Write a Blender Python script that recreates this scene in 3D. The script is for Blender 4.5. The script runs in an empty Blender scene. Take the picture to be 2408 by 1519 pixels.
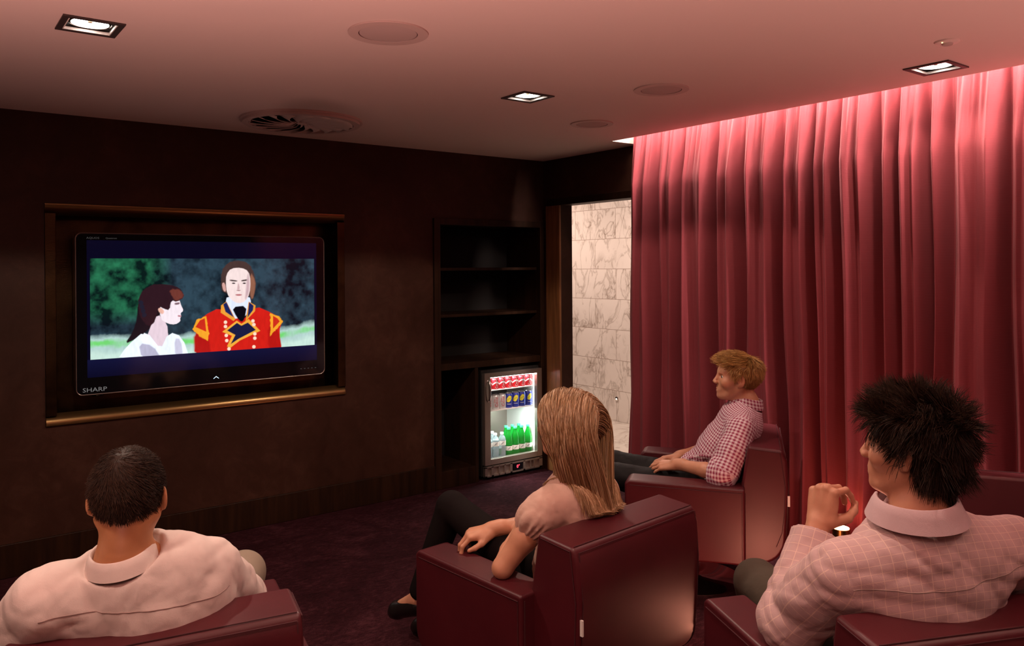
import bpy, bmesh, math, random
import numpy as np
from mathutils import Vector, Matrix
R_ = math.radians
random.seed(5); rng = np.random.default_rng(11)
scn = bpy.context.scene
COL = scn.collection
# ------------------------------------------------------------------ camera
W, H = 2408, 1519
F = 1870.0
PPX, PPY = 1204.0, 630.8
AZ = R_(52.8)
ROLL = 0.0068
CAM = np.array([0, 0, 1.65])
vv = np.array([math.cos(AZ), math.sin(AZ), 0.0]); rr = np.array([math.sin(AZ), -math.cos(AZ), 0.0]); uu = np.array([0, 0, 1.0])
r2 = math.cos(ROLL)*rr - math.sin(ROLL)*uu
u2 = math.sin(ROLL)*rr + math.cos(ROLL)*uu
def ray(px, py):
    return vv + r2*((px-PPX)/F) - u2*((py-PPY)/F)
def on_z(px, py, z):
    d = ray(px, py); t = (z-CAM[2])/d[2]; return CAM + d*t
def on_x(px, py, x):
    d = ray(px, py); t = x/d[0]; return CAM + d*t
def on_y(px, py, y):
    d = ray(px, py); t = y/d[1]; return CAM + d*t
def at_d(px, py, dd):
    return CAM + ray(px, py)*dd
cam = bpy.data.cameras.new('camera'); camo = bpy.data.objects.new('camera', cam); COL.objects.link(camo)
cam.sensor_width = 36.0; cam.lens = 36.0*F/W; cam.clip_start = 0.05
cam.shift_y = -(H/2-PPY)/W; cam.shift_x = 0
M = Matrix.Identity(4)
for i in range(3):
    M[i][0] = r2[i]; M[i][1] = u2[i]; M[i][2] = -vv[i]; M[i][3] = CAM[i]
camo.matrix_world = M
scn.camera = camo
vs = scn.view_settings
vs.view_transform = 'Standard'; vs.look = 'None'; vs.gamma = 1; vs.exposure = 0; vs.use_curve_mapping = False
scn.cycles.use_denoising = True
scn.cycles.max_bounces = 7

# ------------------------------------------------------------------ materials
def srgb(r, g, b):
    f = lambda c: (c/255/12.92) if c/255 <= .04045 else ((c/255+.055)/1.055)**2.4
    return (f(r), f(g), f(b), 1)
class NT:
    def __init__(s, name):
        s.m = bpy.data.materials.new(name); s.m.use_nodes = True
        s.t = s.m.node_tree; s.t.nodes.clear()
        s.out = s.t.nodes.new('ShaderNodeOutputMaterial')
    def n(s, typ, **kw):
        nd = s.t.nodes.new('ShaderNode'+typ)
        ins = kw.pop('ins', {})
        for k, v in kw.items(): setattr(nd, k, v)
        for k, v in ins.items():
            if hasattr(v, 'bl_idname') or isinstance(v, bpy.types.NodeSocket): s.t.links.new(v, nd.inputs[k])
            else: nd.inputs[k].default_value = v
        return nd
    def link(s, a, b): s.t.links.new(a, b)
    def ramp(s, fac, stops):
        r = s.n('ValToRGB'); e = r.color_ramp.elements
        while len(e) < len(stops): e.new(0.5)
        for k, (p, c) in enumerate(stops): e[k].position = p; e[k].color = c if len(c) == 4 else (*c, 1)
        s.link(fac, r.inputs[0]); return r.outputs[0]
    def math(s, op, a, b=None, c=None):
        nd = s.n('Math', operation=op)
        for i, v in enumerate((a, b, c)):
            if v is None: continue
            if isinstance(v, (int, float)): nd.inputs[i].default_value = v
            else: s.link(v, nd.inputs[i])
        return nd.outputs[0]
def pbr(nt, col, rough=.5, metal=0, bump=None, bstr=.2, bdist=.01, **extra):
    p = nt.n('BsdfPrincipled')
    for k, v in (('Base Color', col), ('Roughness', rough), ('Metallic', metal)):
        if isinstance(v, bpy.types.NodeSocket): nt.link(v, p.inputs[k])
        else: p.inputs[k].default_value = v if k != 'Base Color' or len(v) == 4 else (*v, 1)
    for k, v in extra.items():
        k = k.replace('_', ' ')
        if isinstance(v, bpy.types.NodeSocket): nt.link(v, p.inputs[k])
        else: p.inputs[k].default_value = v
    if bump is not None:
        b = nt.n('Bump'); b.inputs['Strength'].default_value = bstr; b.inputs['Distance'].default_value = bdist
        nt.link(bump, b.inputs['Height']); nt.link(b.outputs[0], p.inputs['Normal'])
    nt.link(p.outputs[0], nt.out.inputs[0]); return p
def coords(nt, kind='Object'): return nt.n('TexCoord').outputs[kind]
def noise(nt, vec, scale, detail=3, rough=.5, sc=(1, 1, 1), dist=0):
    mp = nt.n('Mapping'); nt.link(vec, mp.inputs[0]); mp.inputs['Scale'].default_value = sc
    nn = nt.n('TexNoise'); nt.link(mp.outputs[0], nn.inputs['Vector'])
    nn.inputs['Scale'].default_value = scale; nn.inputs['Detail'].default_value = detail; nn.inputs['Roughness'].default_value = rough
    nn.inputs['Distortion'].default_value = dist
    return nn.outputs[0]
MT = {}
def simple(name, col, rough=.5, metal=0, **e):
    nt = NT(name); pbr(nt, col, rough, metal, **e); MT[name] = nt.m; return nt.m
def emis(name, col, st):
    nt = NT(name); p = nt.n('Emission'); p.inputs[0].default_value = (*col[:3], 1); p.inputs[1].default_value = st
    nt.link(p.outputs[0], nt.out.inputs[0]); MT[name] = nt.m; return nt.m
def mk():
    nt = NT('ceiling_paint'); c = coords(nt); pbr(nt, (.74, .60, .56), .75, bump=noise(nt, c, 30, 4), bstr=.05); MT['ceiling'] = nt.m
    nt = NT('polished_plaster'); c = coords(nt)
    n1 = noise(nt, c, 1.6, 6, .6, dist=.6); n2 = noise(nt, c, 9, 5, .7, dist=1.2)
    mx = nt.math('ADD', nt.math('MULTIPLY', n1, .6), nt.math('MULTIPLY', n2, .4))
    col = nt.ramp(mx, [(.3, (.024, .0085, .005)), (.5, (.040, .0155, .0095)), (.7, (.070, .030, .019))])
    ro = nt.n('MapRange'); nt.link(n2, ro.inputs[0]); ro.inputs[3].default_value = .38; ro.inputs[4].default_value = .65
    pbr(nt, col, ro.outputs[0], bump=n2, bstr=.12, bdist=.01, Specular_IOR_Level=.18); MT['plaster'] = nt.m
    nt = NT('dark_wood'); c = coords(nt); n1 = noise(nt, c, 3, 8, .6, sc=(8, 8, .6), dist=.4)
    col = nt.ramp(n1, [(.3, (.010, .004, .002)), (.7, (.030, .012, .005))]); pbr(nt, col, .45, bump=n1, bstr=.08, Specular_IOR_Level=.2); MT['wood'] = nt.m
    nt = NT('warm_wood'); c = coords(nt); n1 = noise(nt, c, 3, 8, .6, sc=(9, 9, .7), dist=.5)
    col = nt.ramp(n1, [(.3, (.13, .05, .018)), (.7, (.30, .125, .045))]); pbr(nt, col, .4, bump=n1, bstr=.08); MT['warm_wood'] = nt.m
    nt = NT('bronze_metal'); c = coords(nt); n1 = noise(nt, c, 160, 3); n2 = noise(nt, c, 4, 4, dist=1)
    col = nt.ramp(n2, [(.3, (.020, .009, .004)), (.7, (.065, .034, .014))]); pbr(nt, col, .33, .9, bump=n1, bstr=.25, bdist=.003); MT['bronze'] = nt.m; simple('bronze_lit', (.20, .12, .048), .30, .9)  # second, brighter bronze: the gold highlight on the niche bars put into the colour
    nt = NT('carpet'); c = coords(nt); n1 = noise(nt, c, 2.2, 6, .7, dist=1.5); n2 = noise(nt, c, 260, 3); n3 = noise(nt, c, 24, 5, .7, sc=(1, 2.2, 1), dist=1)
    m = nt.math('ADD', nt.math('MULTIPLY', n1, .35), nt.math('ADD', nt.math('MULTIPLY', n2, .25), nt.math('MULTIPLY', n3, .4)))
    col = nt.ramp(m, [(.34, (.011, .002, .0032)), (.5, (.036, .008, .012)), (.66, (.11, .034, .044))])
    pbr(nt, col, .95, bump=nt.math('ADD', n2, n3), bstr=.7, bdist=.012, Specular_IOR_Level=.08); MT['carpet'] = nt.m
    # leather
    nt = NT('oxblood_leather'); c = coords(nt)
    vo = nt.n('TexVoronoi'); nt.link(c, vo.inputs['Vector']); vo.inputs['Scale'].default_value = 420
    n1 = noise(nt, c, 5, 3)
    col = nt.ramp(n1, [(.3, (.060, .0055, .0095)), (.7, (.080, .008, .013))])
    pbr(nt, col, .43, bump=vo.outputs[0], bstr=.05, bdist=.002); MT['leather'] = nt.m
    simple('stitching', (.055, .008, .012), .8)
    simple('chrome', (.75, .72, .70), .06, 1)
    simple('white_tag', (.75, .7, .65), .6)
    simple('black_gloss', (.004, .004, .006), .08)
    simple('black_matt', (.006, .004, .004), .7)
    simple('void_black', (.003, .0015, .001), .9)
    simple('grey_metal', (.42, .36, .32), .35, .85)
    simple('silver_metal', (.7, .68, .66), .25, 1)
    simple('dark_metal', (.02, .014, .012), .4, .3)
    simple('lamp_frame', (.05, .03, .028), .5, .2)
    simple('lamp_reflector', (.8, .8, .8), .12, 1)
    simple('white_plastic', (.74, .60, .56), .5)
    simple('speaker_ring', (.58, .44, .41), .6)
    simple('grille_cloth', (.50, .38, .36), .8)
    simple('cove_white', (.9, .88, .85), .7)
    emis('lamp_glow', (1, .95, .88), 14)
    emis('cove_glow', (1, .93, .86), 9)
    simple('lamp_capsule', (.5, .2, .08), .5)
    # curtain
    nt = NT('curtain_fabric'); c = coords(nt)
    wv = nt.n('TexWave', wave_type='BANDS', bands_direction='Z'); nt.link(c, wv.inputs['Vector']); wv.inputs['Scale'].default_value = 75; wv.inputs['Distortion'].default_value = 1.0; wv.inputs['Detail Scale'].default_value = 6
    n2 = noise(nt, c, 500, 2)
    h = nt.math('ADD', wv.outputs['Fac'], n2)
    f = nt.math('MULTIPLY', h, .5)
    col = nt.ramp(f, [(.2, (.180, .019, .030)), (.8, (.235, .029, .040))])
    pbr(nt, col, .85, bump=h, bstr=.15, bdist=.002, Sheen_Weight=.08, Sheen_Roughness=.5, Sheen_Tint=(1, .5, .5, 1)); MT['curtain'] = nt.m
    # marble
    for nm, base, tiles in (('marble_tiles', 0, True), ('marble_floor', 1, False)):
        nt = NT(nm); c = coords(nt)
        sep = nt.n('SeparateXYZ'); nt.link(c, sep.inputs[0])
        if tiles: cmb = nt.n('CombineXYZ'); nt.link(sep.outputs[1], cmb.inputs[0]); nt.link(sep.outputs[2], cmb.inputs[1])
        else: cmb = nt.n('CombineXYZ'); nt.link(sep.outputs[1], cmb.inputs[0]); nt.link(sep.outputs[0], cmb.inputs[1])
        br = nt.n('TexBrick', offset=.5); nt.link(cmb.outputs[0], br.inputs['Vector'])
        br.inputs['Scale'].default_value = 1; br.inputs['Brick Width'].default_value = .645; br.inputs['Row Height'].default_value = .327 if tiles else .6
        br.inputs['Mortar Size'].default_value = .0022; br.inputs['Mortar Smooth'].default_value = 0; br.inputs['Bias'].default_value = 0
        br.inputs['Color1'].default_value = (0, 0, 0, 1); br.inputs['Color2'].default_value = (1, 1, 1, 1); br.inputs['Mortar'].default_value = (.5, .5, .5, 1)
        off = nt.n('VectorMath', operation='MULTIPLY_ADD'); nt.link(br.outputs['Color'], off.inputs[0]); off.inputs[1].default_value = (3.1, 5.3, 2.2); nt.link(cmb.outputs[0], off.inputs[2])
        def ridged(scale, det, sc, dist, w):
            mp = nt.n('Mapping'); nt.link(off.outputs[0], mp.inputs[0]); mp.inputs['Scale'].default_value = sc; mp.inputs['Rotation'].default_value = (0, 0, .75)
            nn = nt.n('TexNoise'); nt.link(mp.outputs[0], nn.inputs['Vector']); nn.inputs['Scale'].default_value = scale; nn.inputs['Detail'].default_value = det
            nn.inputs['Distortion'].default_value = dist; nn.inputs['Roughness'].default_value = .55
            a = nt.math('ABSOLUTE', nt.math('SUBTRACT', nn.outputs[0], .5))
            return nt.math('SUBTRACT', 1, nt.math('MINIMUM', nt.math('MULTIPLY', a, w), 1)), nn.outputs[0]
        v1, r1 = ridged(2.0, 5, (1.5, .8, 1), 1.2, 34)
        v2, r2_ = ridged(4.5, 6, (1.6, .9, 1), 1.0, 20)
        patch = nt.n('MapRange'); nt.link(noise(nt, off.outputs[0], 2.2, 2), patch.inputs[0]); patch.inputs[1].default_value = .45; patch.inputs[2].default_value = .65
        vm = nt.math('MINIMUM', nt.math('ADD', nt.math('MULTIPLY', v1, .5), nt.math('MULTIPLY', nt.math('MULTIPLY', v2, .6), patch.outputs[0])), 1)
        vm = nt.math('ADD', vm, nt.math('MULTIPLY', patch.outputs[0], .12))
        if tiles: col = nt.ramp(vm, [(0, (.78, .69, .63)), (1, (.30, .225, .18))])
        else: col = nt.ramp(vm, [(0, (.62, .56, .50)), (1, (.33, .28, .24))])
        mxx = nt.n('MixRGB'); nt.link(br.outputs['Fac'], mxx.inputs[0]); nt.link(col, mxx.inputs[1]); mxx.inputs[2].default_value = (.30, .22, .17, 1)
        pbr(nt, mxx.outputs[0], .16 if not tiles else .25, Coat_Weight=.1); MT[nm] = nt.m
mk()
# ------------------------------------------------------------------ object helpers
def link(o): COL.objects.link(o); return o
def tag(o, label=None, cat=None, group=None, kind=None):
    if label: o['label'] = label
    if cat: o['category'] = cat
    if group: o['group'] = group
    if kind: o['kind'] = kind
    return o
def empty(name, loc=(0, 0, 0), rz=0.0, label=None, cat=None, group=None):
    o = bpy.data.objects.new(name, None); o.location = loc; o.rotation_euler = (0, 0, rz); o.empty_display_size = .05
    link(o); tag(o, label, cat, group); return o
def setpar(o, parent):
    if parent is not None: o.parent = parent
    return o
class MB:
    """collects shapes into one mesh; materials by index"""
    def __init__(s): s.v = []; s.f = []; s.mi = []; s.cur = 0
    def add(s, vs_, fs):
        b = len(s.v); s.v += [tuple(map(float, p)) for p in vs_]; s.f += [tuple(b+i for i in f) for f in fs]; s.mi += [s.cur]*len(fs)
    def box(s, x0, x1, y0, y1, z0, z1):
        s.add([(x0, y0, z0), (x1, y0, z0), (x1, y1, z0), (x0, y1, z0), (x0, y0, z1), (x1, y0, z1), (x1, y1, z1), (x0, y1, z1)],
              [(0, 3, 2, 1), (4, 5, 6, 7), (0, 1, 5, 4), (1, 2, 6, 5), (2, 3, 7, 6), (3, 0, 4, 7)]); return s
    def prism(s, poly, lo, hi, axis='y'):
        n = len(poly)
        def P(a, b, t):
            return (a, t, b) if axis == 'y' else ((a, b, t) if axis == 'z' else (t, a, b))
        vs_ = [P(a, b, lo) for a, b in poly]+[P(a, b, hi) for a, b in poly]
        s.add(vs_, [tuple(range(n))[::-1], tuple(range(n, 2*n))]+[(i, (i+1) % n, n+(i+1) % n, n+i) for i in range(n)]); return s
    def lathe(s, prof, c=(0, 0, 0), seg=32, axis='z'):
        n = len(prof); vs_ = []
        for r, z in prof:
            for k in range(seg):
                a = 2*math.pi*k/seg; x, y = r*math.cos(a), r*math.sin(a)
                p = (x, y, z) if axis == 'z' else ((z, x, y) if axis == 'x' else (x, z, y))
                vs_.append((c[0]+p[0], c[1]+p[1], c[2]+p[2]))
        fs = []
        for i in range(n-1):
            for k in range(seg):
                k2 = (k+1) % seg; fs.append((i*seg+k, i*seg+k2, (i+1)*seg+k2, (i+1)*seg+k))
        fs.append(tuple(range(seg))[::-1]); fs.append(tuple((n-1)*seg+k for k in range(seg)))
        s.add(vs_, fs); return s
    def ring(s, r0, r1, z0, z1, c=(0, 0, 0), seg=40):
        prof = [(r0, z0), (r1, z0), (r1, z1), (r0, z1)]; vs_ = []
        for r, z in prof:
            for k in range(seg):
                a = 2*math.pi*k/seg; vs_.append((c[0]+r*math.cos(a), c[1]+r*math.sin(a), c[2]+z))
        fs = []
        for i in range(4):
            j = (i+1) % 4
            for k in range(seg):
                k2 = (k+1) % seg; fs.append((i*seg+k, i*seg+k2, j*seg+k2, j*seg+k))
        s.add(vs_, fs); return s
    def tube(s, pts, r, seg=8, closed=False):
        pts = [np.array(p, float) for p in pts]; n = len(pts); vs_ = []; rs = r if hasattr(r, '__len__') else [r]*n
        prev = None
        for i, p in enumerate(pts):
            a = pts[(i-1) % n] if (closed or i > 0) else p; b = pts[(i+1) % n] if (closed or i < n-1) else p
            t = b-a; t = t/(np.linalg.norm(t)+1e-9)
            if prev is None:
                h = np.array([0, 0, 1.]) if abs(t[2]) < .9 else np.array([1., 0, 0])
                n1 = np.cross(t, h)
            else: n1 = prev-t*np.dot(prev, t)
            n1 /= np.linalg.norm(n1)+1e-9; prev = n1; n2 = np.cross(t, n1)
            for k in range(seg):
                a_ = 2*math.pi*k/seg; vs_.append(p+rs[i]*(math.cos(a_)*n1+math.sin(a_)*n2))
        fs = []
        for i in range(n if closed else n-1):
            j = (i+1) % n
            for k in range(seg):
                k2 = (k+1) % seg; fs.append((i*seg+k, i*seg+k2, j*seg+k2, j*seg+k))
        if not closed: fs += [tuple(range(seg))[::-1], tuple((n-1)*seg+k for k in range(seg))]
        s.add(vs_, fs); return s
    def grid(s, P):
        P = np.asarray(P); a, b = P.shape[:2]
        s.add(P.reshape(-1, 3), [(i*b+j, i*b+j+1, (i+1)*b+j+1, (i+1)*b+j) for i in range(a-1) for j in range(b-1)]); return s
    def xf(s, Mx):
        s.v = [tuple(Mx @ Vector(p)) for p in s.v]; return s
    def build(s, name, mats, parent=None, smooth=False, bevel=0, bseg=3, angle=40, loc=None):
        me = bpy.data.meshes.new(name); me.from_pydata(s.v, [], s.f); me.validate()
        bm = bmesh.new(); bm.from_mesh(me); bmesh.ops.recalc_face_normals(bm, faces=bm.faces); bm.to_mesh(me); bm.free()
        if not isinstance(mats, (list, tuple)): mats = [mats]
        for m in mats: me.materials.append(m)
        if len(s.mi) == len(me.polygons): me.polygons.foreach_set('material_index', s.mi)
        o = bpy.data.objects.new(name, me); link(o); setpar(o, parent)
        if loc is not None: o.location = loc
        if bevel:
            b = o.modifiers.new('bevel', 'BEVEL'); b.width = bevel; b.segments = bseg; b.limit_method = 'ANGLE'; b.angle_limit = R_(35)
        if smooth or bevel:
            me.polygons.foreach_set('use_smooth', [True]*len(me.polygons))
            if bevel:
                w = o.modifiers.new('wn', 'WEIGHTED_NORMAL'); w.keep_sharp = False
            else:
                try: me.set_sharp_from_angle(angle=R_(angle))
                except Exception: pass
        return o
def text_mesh(body, size):
    cu = bpy.data.curves.new('t', 'FONT'); cu.body = body; cu.size = size; cu.align_x = 'CENTER'; cu.align_y = 'CENTER'; cu.resolution_u = 2
    o = bpy.data.objects.new('t', cu); link(o)
    dg = bpy.context.evaluated_depsgraph_get(); me = bpy.data.meshes.new_from_object(o.evaluated_get(dg))
    v = [tuple(p.co) for p in me.vertices]; f = [tuple(p.vertices) for p in me.polygons]
    bpy.data.objects.remove(o); bpy.data.meshes.remove(me); bpy.data.curves.remove(cu)
    return v, f
def struct(o): o['kind'] = 'structure'; return o
# ------------------------------------------------------------------ shell
CZ = 2.53; TW = 5.07; RW = 4.18
m = MB(); m.box(-2.2, RW, -2.0, TW+.5, -.1, 0); struct(m.build('floor', MT['carpet']))
m = MB(); m.prism([(-2.2, -2.0), (3.91, -2.0), (3.91, 3.985), (RW+.14, 3.985), (RW+.14, TW+.5), (-2.2, TW+.5)], CZ, CZ+.12, 'z'); struct(m.build('ceiling', MT['ceiling']))
NX0, NX1, NZ0, NZ1 = .60, 2.395, .79, 2.03
AX0, AX1, AZ1 = 3.11, 4.165, 2.03
m = MB()
m.box(-2.2, NX0, TW, TW+.5, 0, CZ); m.box(NX0, NX1, TW, TW+.5, 0, NZ0); m.box(NX0, NX1, TW, TW+.5, NZ1, CZ); m.box(NX0, NX1, TW+.2, TW+.5, NZ0, NZ1)
m.box(NX1, AX0, TW, TW+.5, 0, CZ); m.box(AX0, RW+.12, TW, TW+.5, AZ1, CZ); m.box(AX1, RW+.12, TW, TW+.5, 0, AZ1); m.box(AX0, AX1, TW+.48, TW+.5, 0, AZ1)
struct(m.build('wall_left', MT['plaster']))
DY0, DY1, DZ = 3.45, 4.856, 2.155
m = MB(); m.box(RW, RW+.12, DY1, TW, 0, CZ); m.box(RW, RW+.12, DY0, DY1, DZ, 2.9); m.box(RW, RW+.12, -2.0, DY0, 0, 2.9)
struct(m.build('wall_right', MT['plaster']))
m = MB(); m.box(-2.2, AX0, TW-.018, TW-.0005, 0, .182); struct(m.build('baseboard_left', MT['wood'], bevel=.004))
m = MB(); m.box(RW-.02, RW-.0005, DY1-.005, TW-.05, 0, DZ-.0005); struct(m.build('trim_1', MT['warm_wood'], bevel=.004))
m = MB(); m.box(RW-.014, RW-.0005, DY0, TW-.05, DZ, DZ+.055); struct(m.build('trim_2', MT['wood'], bevel=.004))
# cove above the curtain slot
m = MB(); m.box(3.87, 3.91, -2, 3.985, CZ+.12, 2.9); m.box(3.87, RW+.12, 3.985, 4.03, CZ+.12, 2.9); m.box(3.87, RW+.12, -2, 4.03, 2.9, 2.94)
struct(m.build('ceiling_cove', MT['cove_white']))
# corridor beyond the opening
m = MB(); m.box(RW, 6.05, 2.4, 9.5, -.1, 0); struct(m.build('floor_corridor', MT['marble_floor']))
m = MB(); m.box(6.05, 6.2, 2.4, 9.5, 0, 3.0)
o = struct(m.build('wall_corridor', MT['marble_tiles']))
m = MB(); m.box(RW+.12, 6.05, 2.4, 9.5, 2.75, 2.85); struct(m.build('ceiling_corridor', MT['cove_white']))
# recessed bronze niche lining
m = MB()
b_, d_ = .055, .17
m.cur = 1; m.prism([(TW-.014, NZ0), (TW+.03, NZ0), (TW+.03, NZ0+b_+.012), (TW-.006, NZ0+b_*.75), (TW-.014, NZ0+b_*.35)], NX0, NX1, 'x'); m.prism([(TW-.014, NZ1), (TW+.03, NZ1), (TW+.03, NZ1-b_-.012), (TW-.006, NZ1-b_*.75), (TW-.014, NZ1-b_*.35)], NX0, NX1, 'x')  # bottom and top bars take the bronze with the highlight painted in
m.cur = 0; m.box(NX0, NX0+b_, TW-.012, TW+.01, NZ0+b_, NZ1-b_); m.box(NX1-b_, NX1, TW-.012, TW+.01, NZ0+b_, NZ1-b_)
m.box(NX0+.001, NX0+.02, TW+.01, TW+d_, NZ0+.001, NZ1-.001); m.box(NX1-.02, NX1-.001, TW+.01, TW+d_, NZ0+.001, NZ1-.001)
m.box(NX0+.02, NX1-.02, TW+.01, TW+d_, NZ0+.001, NZ0+.02); m.box(NX0+.02, NX1-.02, TW+.01, TW+d_, NZ1-.02, NZ1-.001)
m.box(NX0+.001, NX1-.001, TW+d_, TW+d_+.02, NZ0+.001, NZ1-.001)
struct(m.build('trim_3', [MT['bronze'], MT['bronze_lit']], bevel=.004))
# ------------------------------------------------------------------ shelving alcove
root = empty('shelving_unit', (3.637, TW, 0), 0, 'tall built-in dark wood shelving with black open bays, fridge standing in its lower right', 'shelving')
def rel(mb, r=root): mb.v = [(a-r.location.x, b-r.location.y, c-r.location.z) for a, b, c in mb.v]; return mb
eps = .001
rel(MB().box(AX0+eps, AX0+.055, TW-.02, TW+.46, 0, AZ1-.001)).build('side_panel', MT['wood'], root, bevel=.003)
rel(MB().box(AX1-.04, AX1-eps, TW-.02, TW+.46, 0, AZ1-.001)).build('side_panel', MT['wood'], root, bevel=.003)
rel(MB().box(AX0+.055, AX1-.04, TW-.02, TW+.46, AZ1-.05, AZ1-.001)).build('top_panel', MT['wood'], root, bevel=.003)
rel(MB().box(AX0+.055, AX1-.04, TW+.44, TW+.47, 0, AZ1-.05)).build('back_panel', MT['void_black'], root)
for z in (1.635, 1.28):
    rel(MB().box(AX0+.056, AX1-.041, TW+.03, TW+.44, z, z+.022)).build('shelf', MT['wood'], root, bevel=.002)
rel(MB().box(AX0+.056, AX1-.041, TW-.012, TW+.44, .885, .935)).build('worktop', MT['wood'], root, bevel=.003)
rel(MB().box(3.475, 3.505, TW-.012, TW+.44, .0, .884)).build('divider_panel', MT['wood'], root, bevel=.003)
rel(MB().box(AX0+.056, 3.474, TW-.012, TW+.44, 0, .13)).build('plinth', MT['wood'], root, bevel=.003)
# ------------------------------------------------------------------ fridge
FX0, FX1, FZ1 = 3.54, 4.115, .855
fr = empty('display_fridge', (3.83, TW, 0), 0, 'small steel glass-door drinks fridge glowing white inside, under the dark shelving', 'fridge')
y0, y1 = TW-.045, TW+.42
fb = MB(); t = .03
fb.box(FX0, FX0+t, y0+.045, y1, .03, FZ1); fb.box(FX1-t, FX1, y0+.045, y1, .03, FZ1); fb.box(FX0+t, FX1-t, y0+.045, y1, FZ1-.05, FZ1); fb.box(FX0+t, FX1-t, y0+.045, y1, .03, .135)
rel(fb, fr).build('cabinet_body', MT['black_matt'], fr, bevel=.003)
m = MB(); m.box(FX0+t, FX1-t, y1-.03, y1-.001, .136, FZ1-.051)
rel(m, fr).build('liner', MT['grey_metal'], fr)
rel(MB().box(FX0+t+.0005, FX0+t+.006, y0+.05, y1-.03, .136, FZ1-.051), fr).build('liner', MT['cove_white'], fr)
rel(MB().box(FX1-t-.006, FX1-t-.0005, y0+.05, y1-.03, .136, FZ1-.051), fr).build('liner', MT['cove_white'], fr)
dm = MB()
GX0, GX1, GZ0, GZ1 = 3.598, 4.062, .165, .80
dm.box(FX0+.002, GX0, y0, y0+.04, .12, FZ1-.02); dm.box(GX1, FX1-.002, y0, y0+.04, .12, FZ1-.02); dm.box(GX0, GX1, y0, y0+.04, .12, GZ0); dm.box(GX0, GX1, y0, y0+.04, GZ1, FZ1-.02)
door = rel(dm, fr).build('door', MT['grey_metal'], fr, bevel=.003)
nt = NT('door_glass'); p = nt.n('BsdfGlass'); p.inputs['IOR'].default_value = 1.02; p.inputs['Roughness'].default_value = 0; tr = nt.n('BsdfTransparent'); gl = nt.n('BsdfGlossy'); gl.inputs['Roughness'].default_value = .02; mxs = nt.n('MixShader'); mxs.inputs[0].default_value = .035
nt.link(tr.outputs[0], mxs.inputs[1]); nt.link(gl.outputs[0], mxs.inputs[2]); nt.link(mxs.outputs[0], nt.out.inputs[0]); MT['glass'] = nt.m
g = rel(MB().box(GX0+.0005, GX1-.0005, y0+.015, y0+.02, GZ0+.0005, GZ1-.0005), fr).build('glass_pane', MT['glass'], fr); g.parent = door
hp = []
for k in range(13):
    a = math.pi*k/12; hp.append((FX0+.035+.0*math.sin(a), y0-.028*math.sin(a)**.6, .70+.075*math.cos(a)))
hd = rel(MB().tube(hp, .007, 10), fr).build('handle', MT['silver_metal'], fr, smooth=True); hd.parent = door
# oval recessed pull ring
hp = [(FX0+.03+.02*math.cos(a), y0-.006, .70+.085*math.sin(a)) for a in [2*math.pi*k/24 for k in range(24)]]
hr = rel(MB().tube(hp, .004, 8, closed=True), fr).build('handle_ring', MT['silver_metal'], fr, smooth=True); hr.parent = door
for z in (.692, .531):
    m = MB(); m.box(FX0+t+.007, FX1-t-.007, y0+.055, y1-.04, z-.006, z-.001)
    rel(m, fr).build('shelf', MT['cove_white'], fr)
gm = MB(); gx = [FX0+.03, 3.595, 3.622, 3.68, 3.74, 3.80, 3.85, 3.925, 3.94, 3.995, 4.03, 4.07]
gm.box(FX0+.002, FX1-.002, y0+.02, y0+.03, .03, .11)
for a, b in ((FX0+.002, 3.562), (3.602, 3.625), (3.672, 3.682), (3.727, 3.74), (3.785, 3.807), (3.915, 3.935), (3.985, 3.992), (4.022, 4.03), (4.08, FX1-.002)):
    gm.box(a, b, y0, y0+.02, .03, .11)
gm.box(FX0+.002, FX1-.002, y0, y0+.02, .03, .042); gm.box(FX0+.002, FX1-.002, y0, y0+.02, .1, .113)
rel(gm, fr).build('vent_grille', MT['grey_metal'], fr, bevel=.001)
dsp = rel(MB().box(3.815, 3.905, y0-.004, y0+.019, .048, .097), fr).build('display_panel', MT['black_gloss'], fr)
emis('red_digit', (1, .05, .08), 5)
tv_, tf_ = text_mesh('0\u00b0', .036)
m = MB(); m.add([(3.86+x, y0-.0048, .073+y) for x, y, z in tv_], tf_); dg_ = rel(m, fr).build('digits', MT['red_digit'], fr); dg_.parent = dsp
emis('fridge_tube', (.86, 1, .97), 20)
rel(MB().tube([(FX0+.05, y0+.07, FZ1-.062), (FX1-.05, y0+.07, FZ1-.062)], .007, 8), fr).build('light_tube', MT['fridge_tube'], fr)
rel(MB().tube([(FX1-.04, y0+.058, .2), (FX1-.04, y0+.058, FZ1-.07)], .004, 8), fr).build('light_tube', MT['fridge_tube'], fr)
L = bpy.data.lights.new('fridge_light', 'AREA'); L.shape = 'RECTANGLE'; L.size = .46; L.size_y = .03; L.energy = 8; L.color = (.85, 1, .96)
lo = link(bpy.data.objects.new('fridge_light', L)); lo.location = (3.83, y0+.09, FZ1-.08)
L = bpy.data.lights.new('fridge_light', 'AREA'); L.shape = 'RECTANGLE'; L.size = .46; L.size_y = .02; L.energy = 4; L.color = (.85, 1, .96)
lo = link(bpy.data.objects.new('fridge_light', L)); lo.location = (3.83, y0+.075, .515)
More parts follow.
